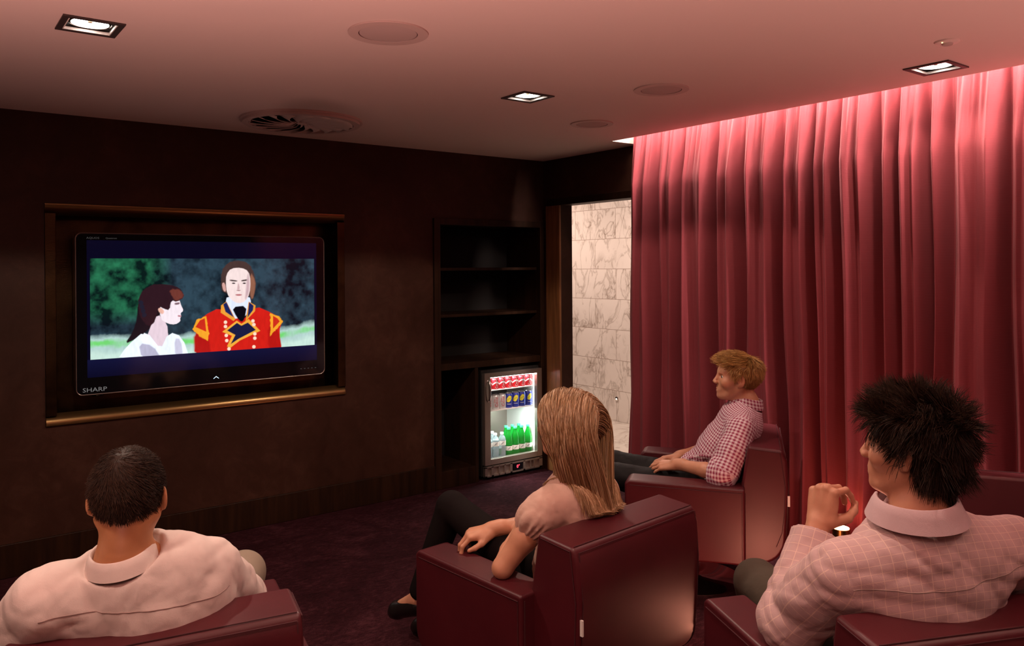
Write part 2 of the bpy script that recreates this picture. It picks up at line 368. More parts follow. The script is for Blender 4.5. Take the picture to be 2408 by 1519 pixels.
# ---- cans and bottles
simple('red_can', (.62, .02, .03), .3, .3); simple('silver_can', (.72, .72, .72), .3, .5); simple('blue_can', (.03, .05, .36), .3, .3)
simple('can_end', (.75, .75, .78), .25, .9); simple('ink_white', (.85, .85, .85), .5); simple('ink_red', (.6, .02, .04), .5); simple('ink_yellow', (.85, .78, .05), .5); simple('ink_dark', (.05, .05, .06), .5)
simple('ink_grey', (.35, .35, .36), .5); simple('cap_white', (.85, .87, .9), .4); simple('cap_green', (.05, .42, .22), .4); simple('label_paper', (.8, .78, .74), .5)
nt = NT('clear_bottle'); pbr(nt, (.75, .92, .98), .08, Transmission_Weight=.75, IOR=1.25); MT['clear_bottle'] = nt.m
nt = NT('green_bottle'); pbr(nt, (.004, .50, .05), .08, Transmission_Weight=.7, IOR=1.3); MT['green_bottle'] = nt.m
def wrap(v, Rr, cz, rot90=False, a0=0.0, skew=0.0):
    out = []
    for x, y, z in v:
        if rot90: x, y = -y, x
        a = a0 + x/Rr - math.pi/2
        out.append((Rr*math.cos(a), Rr*math.sin(a), cz+y+skew*x))
    return out
def curved_patch(poly, Rr, cz, a0=0, n=14):
    """polygon given as (x, ylo, yhi) columns wrapped on a cylinder"""
    vs_ = []; 
    for x, lo_, hi_ in poly:
        a = a0+x/Rr-math.pi/2
        vs_.append((Rr*math.cos(a), Rr*math.sin(a), cz+lo_)); vs_.append((Rr*math.cos(a), Rr*math.sin(a), cz+hi_))
    return vs_, [(2*i, 2*i+2, 2*i+3, 2*i+1) for i in range(len(poly)-1)]
CR = .0315
def can(kind):
    o = empty('drink_can')
    MB().lathe([(.026, 0), (.0315, .008), (CR, .012), (CR, .100), (.0265, .112)], seg=28).build('can_body', MT[kind+'_can'], o, smooth=True)
    MB().lathe([(.0265, .112), (.0272, .114), (.0272, .116), (.0245, .116), (.024, .113)], seg=24).build('lid', MT['can_end'], o, smooth=True)
    g = MB()
    if kind == 'red':
        g.add(*curved_patch([(x, .012+.013*math.sin(x*60+1)-.006, .012+.013*math.sin(x*60+1)+.006) for x in np.linspace(-.046, .046, 24)], CR+.0004, .03))
        v, f = text_mesh('Coca-Cola', .026); g.add(wrap(v, CR+.0006, .062, True, .3), f)
        g.build('print', MT['ink_white'], o)
    elif kind == 'silver':
        v, f = text_mesh('Coke', .036); g.add(wrap(v, CR+.0006, .06, True, .28), f)
        v, f = text_mesh('Diet', .018); g.add(wrap(v, CR+.0006, .07, True, -.25), f)
        g.build('print', [MT['ink_red']], o)
    else:
        g.add(*curved_patch([(x, -.018*math.cos(x*70)-.004+x*.5, .02*math.cos(x*70)+.008+x*.5) for x in np.linspace(-.021, .021, 14)], CR+.0004, .068))
        g.build('print', MT['ink_yellow'], o)
        v, f = text_mesh('Schweppes', .0095); g2 = MB(); g2.add(wrap(v, CR+.0008, .072, False, 0, .5), f); g2.build('print', MT['ink_dark'], o)
        g3 = MB(); g3.add(*curved_patch([(x, -.0015, .0015) for x in np.linspace(-.018, .018, 10)], CR+.0004, .03)); g3.build('print', MT['ink_white'], o)
    return o
def bottle(kind):
    o = empty('drink_bottle')
    if kind == 'water':
        prof = [(.026, 0), (.031, .006)]
        for k in range(7): prof += [(.031, .012+.012*k), (.0285, .018+.012*k)]
        prof += [(.031, .098), (.031, .14), (.030, .15), (.024, .165), (.014, .18), (.0125, .186)]
        MB().lathe(prof, seg=24).build('bottle_body', MT['clear_bottle'], o, smooth=True, angle=80)
        MB().lathe([(.0145, .186), (.0145, .2), (.013, .202)], seg=20).build('cap', MT['cap_white'], o, smooth=True)
        z0, z1 = .103, .137
    else:
        prof = [(.026, 0), (.030, .006), (.030, .04), (.0305, .09), (.0295, .14), (.026, .165), (.018, .188), (.0125, .205), (.0125, .214)]
        MB().lathe(prof, seg=24).build('bottle_body', MT['green_bottle'], o, smooth=True, angle=80)
        MB().lathe([(.0145, .214), (.0145, .229), (.013, .231)], seg=20).build('cap', MT['cap_green'], o, smooth=True)
        z0, z1 = .05, .085
    g = MB(); rr_ = .0316 if kind == 'water' else .031
    g.ring(rr_-.0003, rr_, z0, z1, seg=28); lb = g.build('label', MT['label_paper'], o, smooth=True)
    g = MB(); g.add(*curved_patch([(x, x*.7-.006*math.cos(x*100), x*.7+.006*math.cos(x*100)) for x in np.linspace(-.014, .014, 10)], rr_+.0005, (z0+z1)/2)); pr = g.build('print', MT['ink_grey'], lb)
    return o
def dup(root, loc, rz=0):
    def cp(o, par):
        c = o.copy(); link(c); c.parent = par
        for ch in [x for x in bpy.data.objects if x.parent == o]: cp(ch, c)
        return c
    r = cp(root, None); r.location = loc; r.rotation_euler = (0, 0, rz); return r
protos = {k: can(k) for k in ('red', 'silver', 'blue')}; protos['water'] = bottle('water'); protos['green'] = bottle('green'); used = set()
def put(kind, loc, rz, label, group):
    if kind in used: o = dup(protos[kind], loc, rz)
    else: used.add(kind); o = protos[kind]; o.location = loc; o.rotation_euler = (0, 0, rz)
    tag(o, label, 'can' if kind in ('red', 'silver', 'blue') else 'bottle', group); return o
ords = ['first', 'second', 'third', 'fourth', 'fifth', 'sixth', 'seventh']
xs = [3.648+.0662*k for k in range(7)]
fv = math.atan2(.6, 3.8)-.0
for k in range(7):
    w = 'leftmost' if k == 0 else ('rightmost' if k == 6 else ords[k]+' from the left')
    put('red', (xs[k], y0+.1, .692), -.55, f'red and white can on the top fridge shelf, {w} of seven', 'red cans on the top fridge shelf')
for k in range(3):
    put('silver', (xs[k], y0+.1, .531), -.55, 'silver can with red lettering, middle fridge shelf, '+('leftmost of three', 'between the other two silver ones', 'touching the first blue can')[k], 'silver cans on the middle fridge shelf')
for k in range(4):
    put('blue', (xs[k+3], y0+.1, .531), -.5+.35*(k == 3), 'blue and yellow can, middle fridge shelf, '+('beside the last silver can', 'second of the four blue ones', 'third of the four blue ones', 'rightmost, turned to show a white stripe')[k], 'blue cans on the middle fridge shelf')
for k in range(3):
    put('water', (xs[k]-.003, y0+.1, .137), -.5, 'white-capped water bottle at the bottom front of the fridge, '+('leftmost', 'middle one of three', 'touching the green bottles')[k], 'water bottles in the fridge')
for k in range(2):
    put('water', (xs[k]+.02, y0+.175, .137), -.5, 'white-capped water bottle in the second row at the fridge bottom, '+('left one', 'right one')[k], 'water bottles in the fridge')
for k in range(4):
    put('green', (xs[k+3]+.001, y0+.105, .137), -.5, 'bright green bottle, front row at the fridge bottom, '+('next to the water bottles', 'second of four green ones', 'third of four green ones', 'rightmost of four green ones')[k], 'green bottles in the fridge')
for k in range(3):
    put('green', (xs[k+3]+.03, y0+.18, .137), -.5, 'green bottle in the second row at the fridge bottom, '+('left one', 'middle one', 'right one')[k], 'green bottles in the fridge')
# ------------------------------------------------------------------ television
tvx0, tvx1, tvz0, tvz1 = .745, 2.232, .948, 1.868
TY = TW-.035
tv = empty('television', ((tvx0+tvx1)/2, TY, tvz0), 0, 'wide black television in the bronze-framed wall niche, a film playing on it', 'television')
def rrect(x0, x1, z0, z1, r, n=6):
    pts = []
    for cx, cz, a0 in ((x1-r, z1-r, 0), (x0+r, z1-r, 90), (x0+r, z0+r, 180), (x1-r, z0+r, 270)):
        for k in range(n+1): a = R_(a0+90*k/n); pts.append((cx+r*math.cos(a), cz+r*math.sin(a)))
    return pts
outer = rrect(tvx0, tvx1, tvz0, tvz1, .035)
rel(MB().prism(outer, TY, TY+.09), tv).build('casing', MT['black_gloss'], tv, bevel=.006)
nt = NT('rim_metal'); pbr(nt, (.35, .28, .25), .3, .9); MT['rim'] = nt.m
rel(MB().tube([(x, TY+.0005, z) for x, z in rrect(tvx0+.002, tvx1-.002, tvz0+.002, tvz1-.002, .034)], .0028, 6, closed=True), tv).build('rim', MT['rim'], tv, smooth=True)
# mounting block behind
rel(MB().box(1.2, 1.8, TY+.09, TW+.17, 1.2, 1.6), tv).build('mount', MT['black_matt'], tv)
m = MB(); cc = 1.49; m.lathe([(.035, -.02), (.035, -.028), (.03, -.032)], c=(.86, TY+.04, tvz0+.02), seg=20); rel(m, tv).build('sensor_foot', MT['black_gloss'], tv, smooth=True)
m = MB(); v, f = text_mesh('SHARP', .034); m.add([(.84+x*1.25, TY-.001, tvz0+.028+y) for x, y, z in v], f); emis('logo_glow', (.8, .75, .75), .22); rel(m, tv).build('maker_lettering', MT['logo_glow'], tv)  # printed lettering given a weak glow of its own
m = MB(); v, f = text_mesh('AQUOS', .016); m.add([(.835+x*1.2, TY-.001, tvz1-.03+y) for x, y, z in v], f); emis('faint_glow', (.5, .45, .45), .12); rel(m, tv).build('series_lettering', MT['faint_glow'], tv)  # faint print, self-lit by a little emission
m = MB(); v, f = text_mesh('Quattron', .013); m.add([(.93+x*1.2, TY-.001, tvz1-.03+y) for x, y, z in v], f); rel(m, tv).build('feature_lettering', MT['faint_glow'], tv)
m = MB(); c0 = 1.515; z0_ = tvz0+.038
m.add([(c0-.016, TY-.001, z0_-.008), (c0, TY-.001, z0_+.004), (c0+.016, TY-.001, z0_-.008), (c0+.016, TY-.001, z0_-.0045), (c0, TY-.001, z0_+.0085), (c0-.016, TY-.001, z0_-.0045)], [(0, 1, 4, 5), (1, 2, 3, 4)])
emis('chevron', (.55, .8, 1), 2.2); rel(m, tv).build('lit_chevron', MT['chevron'], tv)
m = MB()
for k in range(5): m.box(2.06+k*.025, 2.07+k*.025, TY-.0012, TY-.0005, tvz0+.045, tvz0+.049)
rel(m, tv).build('touch_buttons', MT['faint_glow'], tv)  # button marks share the faint self-lit material
# ------------------------------------------------------------------ picture on the screen (painted as vertex colours on the flat panel)
def zp(zx, zy):
    p = on_y(zx/2.6654+80, zy/2.6654+450, TY); return p[0], p[2]
SX0, SX1, SZ0, SZ1 = .803, 2.176, 1.046, 1.826
AXx0, AXx1, AZz0, AZz1 = .82, 2.159, 1.147, 1.722
nu, nv = 560, 320
gx_, gz_ = np.meshgrid(np.linspace(SX0, SX1, nu), np.linspace(SZ0, SZ1, nv))
PX = np.stack([gx_.ravel(), gz_.ravel()], 1)
img = np.zeros((len(PX), 3)); img[:] = (.0018, .0016, .011)
def vnoise(P, s, seed, octv=4):
    r = np.random.default_rng(seed); out = np.zeros(len(P)); amp = 1; tot = 0
    for o in range(octv):
        g = r.random((64, 64)); q = P*s*(2**o)+r.random(2)*10; i = np.floor(q).astype(int); f = q-i; f = f*f*(3-2*f)
        a = g[i[:, 0] % 64, i[:, 1] % 64]; b = g[(i[:, 0]+1) % 64, i[:, 1] % 64]; c = g[i[:, 0] % 64, (i[:, 1]+1) % 64]; d = g[(i[:, 0]+1) % 64, (i[:, 1]+1) % 64]
        out += amp*((a*(1-f[:, 0])+b*f[:, 0])*(1-f[:, 1])+(c*(1-f[:, 0])+d*f[:, 0])*f[:, 1]); tot += amp; amp *= .55
    return out/tot
def sdpoly(P, V):
    V = np.asarray(V, float); d = np.full(len(P), 1e9); s = np.ones(len(P)); n = len(V); j = n-1
    for i in range(n):
        e = V[j]-V[i]; w = P-V[i]; t = np.clip((w@e)/(e@e+1e-12), 0, 1); b = w-np.outer(t, e); d = np.minimum(d, (b*b).sum(1))
        c1 = P[:, 1] >= V[i, 1]; c2 = P[:, 1] < V[j, 1]; c3 = e[0]*w[:, 1] > e[1]*w[:, 0]
        fl = (c1 & c2 & c3) | (~c1 & ~c2 & ~c3); s[fl] *= -1; j = i
    return s*np.sqrt(d)
def smooth_poly(pts, it=2):
    p = np.asarray(pts, float)
    for _ in range(it):
        q = np.roll(p, -1, 0); p = np.stack([.75*p+.25*q, .25*p+.75*q], 1).reshape(-1, 2)
    return p
inner = (PX[:, 0] > AXx0) & (PX[:, 0] < AXx1) & (PX[:, 1] > AZz0) & (PX[:, 1] < AZz1)
def comp(alpha, col):
    global img
    a = (alpha*inner)[:, None]; img = img*(1-a)+np.asarray(col)*a
def pp(pts, col, soft=.002, sm=1, warp=0):
    V = [zp(*q) for q in pts]; V = smooth_poly(V, sm) if sm else V
    P = PX if not warp else PX+(np.stack([vnoise(PX, 60, 3, 2), vnoise(PX, 60, 4, 2)], 1)-.5)*warp
    comp(np.clip(.5-sdpoly(P, V)/soft, 0, 1), col)
L3 = lambda r, g, b: np.array(srgb(r, g, b)[:3])
# trees
n1 = vnoise(PX, 7, 1, 5); n2 = vnoise(PX, 22, 2, 5)
t = np.clip((n1*.55+n2*.45-.36)/.3, 0, 1)[:, None]
bg = L3(8, 14, 24)*(1-t)+L3(44, 66, 80)*t
xl = (PX[:, 0]-AXx0)/1.34
green = np.clip((.33-xl)/.1, 0, 1)*np.clip((PX[:, 1]-1.33)/.1, 0, 1)
bg = bg*(1-green[:, None])+(L3(6, 26, 24)*(1-t)+L3(38, 112, 78)*t)*green[:, None]
gr = np.clip((.97-xl)/.05, 0, 1); dr = np.clip((xl-.9)/.1, 0, 1)*np.clip((PX[:, 1]-1.5)/.1, 0, 1)
comp(np.ones(len(PX)), bg)
# meadow
zl = 1.147+.135+.01*np.sin(PX[:, 0]*9)+(n2-.5)*.03+np.clip(xl-.75, 0, 1)*.12
comp(np.clip((zl-PX[:, 1])/.03, 0, 1), L3(170, 200, 195))
comp(np.clip((zl-.03-PX[:, 1])/.02, 0, 1)*np.clip((PX[:, 1]-zl+.085)/.02, 0, 1)*np.clip(n1*2-.35, 0, 1), L3(110, 205, 110))
comp(np.clip((zl-.09-PX[:, 1])/.03, 0, 1)*.6, L3(205, 232, 218))
# woman: back hair, neck, blouse, face, hair
pp([(650, 700), (645, 800), (620, 880), (565, 960), (640, 925), (730, 860), (800, 780), (760, 660)], L3(26, 16, 24), .006)
pp([(770, 760), (720, 870), (700, 950), (800, 1020), (860, 1000), (840, 900), (835, 830)], L3(222, 200, 212))
pp([(520, 1060), (580, 970), (700, 868), (790, 1000), (845, 880), (930, 910), (980, 1060)], L3(232, 240, 252), .003)
pp([(655, 950), (745, 965), (800, 1050), (675, 1050)], L3(178, 176, 200), .006)
pp([(880, 920), (920, 925), (935, 1040), (885, 1040)], L3(196, 194, 216), .006)
pp([(700, 868), (660, 945), (745, 958), (800, 1000)], L3(240, 246, 255), .003)
pp([(790, 700), (900, 660), (915, 690), (922, 715), (938, 748), (918, 762), (922, 782), (916, 795), (918, 815), (885, 835), (840, 830), (790, 800)], L3(238, 224, 232))
pp([(900, 775), (922, 778), (924, 786), (902, 786)], L3(180, 110, 122), .004)
pp([(878, 700), (915, 694), (912, 708), (884, 712)], L3(120, 90, 100), .005)
pp([(650, 700), (665, 640), (720, 590), (800, 578), (880, 590), (930, 620), (940, 665), (895, 695), (860, 680), (850, 745), (815, 738), (785, 720), (745, 850), (690, 830), (660, 770)], L3(44, 22, 30), .004, warp=.006)
pp([(850, 610), (920, 615), (940, 660), (895, 690), (868, 672)], L3(106, 52, 44), .008, warp=.01)
pp([(775, 735), (795, 728), (818, 750), (808, 772), (785, 760)], L3(228, 176, 160), .004)
for k in range(4): pp([(650+8*k, 690+26*k), (676+8*k, 680+26*k), (690+6*k, 704+26*k), (664+6*k, 716+26*k)], L3(30, 28, 44), .004)
# man: coat
pp([(1000, 1040), (1020, 900), (1000, 850), (1060, 780), (1170, 725), (1260, 790), (1330, 800), (1380, 715), (1500, 765), (1556, 810), (1535, 880), (1556, 1010)], L3(200, 30, 22), .003)
pp([(1000, 870), (1006, 1040), (1110, 1040), (1095, 900)], L3(172, 20, 18), .012)
pp([(1465, 830), (1465, 1000), (1556, 1000), (1530, 860)], L3(176, 22, 18), .01)
for pts in ([(992, 862), (1020, 805), (1078, 780), (1096, 880), (1090, 935), (1040, 910)], [(1480, 765), (1530, 780), (1560, 815), (1530, 850), (1482, 905)]):
    pp(pts, L3(236, 158, 40), .004, 0, warp=.012)
pp([(1012, 850), (1040, 808), (1070, 795), (1080, 880)], L3(196, 42, 26), .003, 0)
pp([(1498, 780), (1525, 795), (1540, 815), (1498, 860)], L3(196, 42, 26), .003, 0)
pp([(1210, 655), (1200, 700), (1240, 800), (1330, 790), (1362, 700), (1350, 655)], L3(216, 224, 244), .003)
pp([(1172, 715), (1206, 690), (1262, 800), (1250, 812), (1170, 760)], L3(226, 150, 52), .003, 0)
pp([(1186, 708), (1206, 694), (1252, 790), (1200, 755)], L3(26, 34, 88), .003, 0)
pp([(1345, 690), (1388, 715), (1385, 750), (1325, 815)], L3(226, 150, 52), .003, 0)
pp([(1348, 694), (1376, 716), (1372, 745), (1338, 790)], L3(26, 34, 88), .003, 0)
pp([(1180, 880), (1270, 810), (1300, 830), (1345, 800), (1418, 874), (1290, 935), (1225, 985), (1210, 970), (1240, 905)], L3(232, 164, 58), .003, 0)
pp([(1210, 872), (1272, 824), (1300, 842), (1340, 822), (1390, 868), (1280, 925), (1232, 958), (1262, 900)], L3(22, 26, 62), .003, 0)
pp([(1238, 725), (1335, 715), (1320, 800), (1300, 822), (1270, 790)], L3(8, 8, 18), .004)
for bx, by in ((1200, 820), (1200, 847), (1205, 903), (1208, 935), (1372, 812), (1378, 835), (1384, 893), (1384, 920), (1378, 974), (1222, 987)):
    a = [(bx+11*math.cos(q), by+11*math.sin(q)) for q in np.linspace(0, 6.28, 10)[:-1]]; pp(a, L3(250, 214, 190), .003, 0)
# man: head
pp([(1168, 600), (1175, 500), (1215, 445), (1275, 430), (1345, 448), (1385, 520), (1390, 600), (1370, 690), (1350, 650), (1190, 640)], L3(70, 50, 48), .005, warp=.008)
pp([(1355, 500), (1388, 560), (1385, 620), (1368, 685), (1352, 640)], L3(140, 92, 72), .008)
pp([(1176, 575), (1196, 570), (1206, 630), (1186, 625)], L3(206, 156, 148), .003)
pp([(1205, 520), (1235, 482), (1300, 478), (1345, 500), (1358, 560), (1352, 640), (1325, 690), (1280, 705), (1235, 680), (1210, 640), (1202, 580)], L3(236, 214, 212), .003)
pp([(1225, 552), (1275, 558), (1272, 566), (1228, 562)], L3(58, 40, 42), .005)
pp([(1298, 556), (1340, 550), (1338, 560), (1300, 565)], L3(58, 40, 42), .005)
for ex in (1251, 1318): pp([(ex-14, 576), (ex, 570), (ex+14, 576), (ex, 581)], L3(48, 34, 40), .003)
pp([(1282, 570), (1292, 612), (1272, 620), (1276, 590)], L3(200, 168, 170), .006)
pp([(1264, 618), (1300, 618), (1282, 626)], L3(150, 100, 104), .005)
pp([(1256, 648), (1282, 642), (1310, 648), (1282, 657)], L3(176, 104, 108), .004)
pp([(1340, 500), (1352, 560), (1348, 640), (1320, 690), (1330, 600)], L3(196, 164, 170), .012)
# glow on the dark bars
d = np.clip(1-(AZz0-PX[:, 1])/.12, 0, 1)*(PX[:, 1] < AZz0)
img += d[:, None]*np.array([.003, .004, .022])
img[inner] *= (.90+.20*vnoise(PX[inner]*np.array([1.6, .5]), 55, 77, 3))[:, None]
me = bpy.data.meshes.new('screen')
co = np.stack([PX[:, 0]-tv.location.x, np.full(len(PX), TY-.0004-tv.location.y), PX[:, 1]-tv.location.z], 1)
ii = np.arange((nv-1)*nu).reshape(nv-1, nu)[:, :-1].ravel()
fs = np.stack([ii, ii+1, ii+nu+1, ii+nu], 1)
me.vertices.add(len(co)); me.vertices.foreach_set('co', co.ravel().astype(np.float32))
me.loops.add(fs.size); me.loops.foreach_set('vertex_index', fs.ravel().astype(np.int32))
me.polygons.add(len(fs)); me.polygons.foreach_set('loop_start', np.arange(0, fs.size, 4, dtype=np.int32)); me.update()
ca = me.color_attributes.new('picture', 'FLOAT_COLOR', 'POINT'); ca.data.foreach_set('color', np.concatenate([np.clip(img, 0, 1), np.ones((len(img), 1))], 1).ravel().astype(np.float32))
nt = NT('lit_screen'); at = nt.n('Attribute', attribute_name='picture'); e = nt.n('Emission'); nt.link(at.outputs['Color'], e.inputs[0]); e.inputs[1].default_value = 1.15
gl = nt.n('BsdfGlossy'); gl.inputs[0].default_value = (.04, .04, .04, 1); gl.inputs['Roughness'].default_value = .12; ad = nt.n('AddShader')
nt.link(e.outputs[0], ad.inputs[0]); nt.link(gl.outputs[0], ad.inputs[1]); nt.link(ad.outputs[0], nt.out.inputs[0]); me.materials.append(nt.m)
so = bpy.data.objects.new('screen', me); link(so); so.parent = tv
so['label'] = 'lit screen with a dark-haired woman in white beside a man in a red coat'
# ------------------------------------------------------------------ curtain
def y_on(px): return float(on_x(px, 650, 4.08)[1])
vpx = [1489, 1527, 1558, 1590, 1617, 1655, 1695, 1728, 1760, 1805, 1851, 1888, 1925, 1956, 1986, 2030, 2072, 2122, 2157, 2191, 2245, 2310, 2376]
deep = [.9, .35, 1, .3, .9, .3, 1, .3, .9, .35, 1, .4, 1, .3, .9, .35, 1, .9, .35, 1, .9, .3, 1]
vy = [y_on(p) for p in vpx]; rr1 = random.Random(4)
while vy[-1] > -1.2:
    vy.append(vy[-1]-rr1.uniform(.07, .13)); deep.append(rr1.choice((.3, .9, 1)))
vy = np.array(vy); dp = np.array(deep)
nY, nZ = 1500, 70
Yg = np.linspace(vy[0], -1.0, nY); Zg = np.linspace(.015, 2.64, nZ)
k = np.clip(np.searchsorted(-vy, -Yg)-1, 0, len(vy)-2); tt = (vy[k]-Yg)/(vy[k]-vy[k+1]); wd = vy[k]-vy[k+1]
depth0 = dp[k]*(1-tt)+dp[k+1]*tt
C = np.zeros((nZ, nY, 3)); gap = np.diff(-vy); hw_ = np.minimum(np.r_[gap[0], gap], np.r_[gap, gap[-1]])
for iz, z in enumerate(Zg):
    f = z/2.64; top = np.clip((f-.84)/.16, 0, 1)
    yy = Yg+(.014*np.sin(2.1*z+Yg*5)+.008*np.sin(4.3*z+Yg*11))*(1-f)
    val = np.zeros(nY); low = np.clip(1-f*1.1, 0, 1)
    for q in range(len(vy)):
        ph_ = .5+.5*math.sin(q*2.3+z*1.1); w_ = hw_[q]*(.33+.12*ph_+.10*low); cen_ = vy[q]+.012*math.sin(q*1.9+z*.8)*(1-f)
        val = np.maximum(val, dp[q]*np.exp(-np.abs((yy-cen_)/w_)**1.45))
    p_ = .15*(1-val)*(1-.55*top)
    fine = (.010*top+.0015)*np.sin(Yg*2*np.pi/.041+3*np.sin(Yg*7)+1.5*f)
    x = 4.10-p_+fine+.007*np.sin(Yg*19+z*2.2)+.004*np.sin(Yg*47-z*3)-.012*np.sin(z*1.3+Yg*1.7)
    C[iz, :, 0] = x; C[iz, :, 1] = Yg+(1-f)**2*.06*np.exp(-(vy[0]-Yg)/.2); C[iz, :, 2] = z
mcur = MB(); mcur.grid(C - np.array([4.0, 1.5, 0]))
cu = mcur.build('curtain', MT['curtain'], smooth=True, angle=180); cu.location = (4.0, 1.5, 0)
so_ = cu.modifiers.new('thick', 'SOLIDIFY'); so_.thickness = .003
tag(cu, 'floor-length deep red pleated curtain glowing pink along the ceiling slot', 'curtain')
# ------------------------------------------------------------------ ceiling fittings
def downlight(loc, rz, label, sub=True):
    o = empty('downlight', loc, rz, label, 'ceiling light', 'square recessed ceiling downlights')
    a, b = .099, .078
    m = MB()
    for x0, x1, y0, y1 in ((-a, a, -a, -b), (-a, a, b, a), (-a, -b, -b, b), (b, a, -b, b)): m.box(x0, x1, y0, y1, -.006, .0)
    m.build('frame', MT['lamp_frame'], o, bevel=.0015)
    m = MB()
    for x0, x1, y0, y1 in ((-b, b, -b-.003, -b), (-b, b, b, b+.003), (-b-.003, -b, -b, b), (b, b+.003, -b, b)): m.box(x0, x1, y0, y1, -.004, .055)
    m.build('inner_rim', MT['dark_metal'], o)
    m = MB()
    for x0, x1, y0, y1 in ((-b+.0005, b-.0005, -b+.0005, -b+.004), (-b+.0005, b-.0005, b-.004, b-.0005), (-b+.0005, -b+.004, -b+.004, b-.004), (b-.004, b-.0005, -b+.004, b-.004)): m.box(x0, x1, y0, y1, -.004, .006)
    m.build('bright_lip', MT['white_tag'], o)
    MB().box(-b, b, -b, b, .056, .06).build('housing', MT['dark_metal'], o)
    MB().ring(.062, .070, .008, .03, seg=32).build('lamp_ring', MT['lamp_reflector'], o, smooth=True)
    MB().lathe([(.061, .020), (.052, .045), (.012, .054)], seg=32).build('lamp_lens', MT['lamp_glow'], o, smooth=True)
    MB().lathe([(.008, .012), (.008, .024)], seg=12).build('lamp_capsule', MT['lamp_capsule'], o)
    return o
# openings in the ceiling are modelled as shallow boxes above the plane; cut the ceiling with a boolean-free approach: fittings hang flush in holes
DL = [((.524, 3.183), 0, 0, 'square recessed ceiling downlight at the top left, above the television'), ((2.537, 3.2), 0, 0, 'square recessed ceiling downlight turned like a diamond, near the dark corner'), ((3.646, 1.675), 0, 0, 'square recessed ceiling downlight close to the red curtain')]
spots = []
holes = []
for px, py, rz, lb in DL:
    p = (px[0], px[1], CZ)
    spots.append((p, rz)); holes.append(('sq', p, .079, rz)); downlight((p[0], p[1], CZ-.0005), R_(rz), lb)
extra = [((1.55, 1.35, CZ), 5), ((-.45, 1.5, CZ), 5), ((2.7, -.2, CZ), 5), ((.6, -.3, CZ), 5)]  # unseen ceiling spots added above and behind the seats, no fittings modelled
SPK = [(913, 77, .148, 'large round ceiling speaker between the left downlight and the air diffuser'), (1555, 210, .135, 'round ceiling speaker nearer the red curtain, right of the diamond downlight'), (1392, 291, .13, 'round ceiling speaker nearest the far corner by the curtain slot')]
for px, py, r, lb in SPK:
    p = on_z(px, py, CZ)
    o = empty('ceiling_speaker', (p[0], p[1], CZ), 0, lb, 'speaker', 'round flush speakers in the ceiling')
    MB().ring(r*.74, r, -.006, -.0005, seg=56).build('surround', MT['speaker_ring'], o)
    MB().lathe([(r*.72, -.0005), (r*.72, -.004), (r*.5, -.0075), (.001, -.009)], seg=48).build('grille', MT['grille_cloth'], o, smooth=True)
    MB().ring(r*.722, r*.74, -.003, -.0005, seg=48).build('gap', MT['stitching'], o)
p = on_z(2228, 97, CZ)
o = empty('smoke_detector', (p[0], p[1], CZ), 0, 'small round detector on the ceiling above the right downlight', 'detector')
MB().lathe([(.044, -.0005), (.044, -.006), (.036, -.009), (.001, -.01)], seg=32).build('base', MT['white_plastic'], o, smooth=True)
MB().lathe([(.02, -.01), (.018, -.016), (.001, -.018)], seg=24).build('sensor', MT['grille_cloth'], o, smooth=True)
emis('amber_led', (1, .75, .3), 3); MB().lathe([(.003, -.009), (.003, -.0115)], c=(-.033, .005, 0), seg=8).build('indicator', MT['amber_led'], o)
p = on_z(710, 284, CZ)
o = empty('air_diffuser', (p[0], p[1], CZ), 0, 'round white swirl air diffuser in the ceiling over the shelving side', 'air vent')
MB().ring(.335, .352, -.010, -.0005, seg=72).ring(.30, .336, -.024, -.0005, seg=72).ring(.288, .3005, -.016, -.0005, seg=72).build('rim', MT['speaker_ring'], o, smooth=True, angle=30)
MB().lathe([(.29, -.001), (.001, -.001)], seg=48).build('plenum', MT['void_black'], o)
for k in range(18):
    a0 = 2*math.pi*k/18; m = MB(); pts = []
    for j in range(7):
        r = .03+.262*j/6; sw = .55*(r/.292)**1.3; wdt = .5*2*math.pi*r/18*.92
        c_, s_ = math.cos(a0+sw), math.sin(a0+sw)
        for sg, zz in ((1, -.030), (-1, -.004)): pts.append((r*c_-sg*wdt*s_, r*s_+sg*wdt*c_, zz if j > 0 else -.008))
    m.add(pts, [(2*j, 2*j+1, 2*j+3, 2*j+2) for j in range(6)])
    b = m.build('blade', MT['white_plastic'], o, smooth=True); s = b.modifiers.new('t', 'SOLIDIFY'); s.thickness = .0015
MB().lathe([(.032, -.004), (.032, -.018), (.02, -.021), (.001, -.021)], seg=24).build('hub', MT['white_plastic'], o, smooth=True)
# ceiling with square holes for the fittings
ceil = bpy.data.objects['ceiling']
for kd, p, s, rz in holes:
    me = bpy.data.meshes.new('c'); bm = bmesh.new(); bmesh.ops.create_cube(bm, size=1); bm.to_mesh(me); bm.free()
    c = bpy.data.objects.new('c', me); link(c); c.scale = (2*s+.004, 2*s+.004, .3); c.rotation_euler = (0, 0, R_(rz)); c.location = (p[0], p[1], CZ)
    bm_ = ceil.modifiers.new('h', 'BOOLEAN'); bm_.operation = 'DIFFERENCE'; bm_.object = c; bm_.solver = 'EXACT'
bpy.context.view_layer.update()
dg = bpy.context.evaluated_depsgraph_get(); nm = bpy.data.meshes.new_from_object(ceil.evaluated_get(dg)); ceil.modifiers.clear(); ceil.data = nm
for c in [x for x in bpy.data.objects if x.name == 'c' or x.name.startswith('c.')]: bpy.data.objects.remove(c)
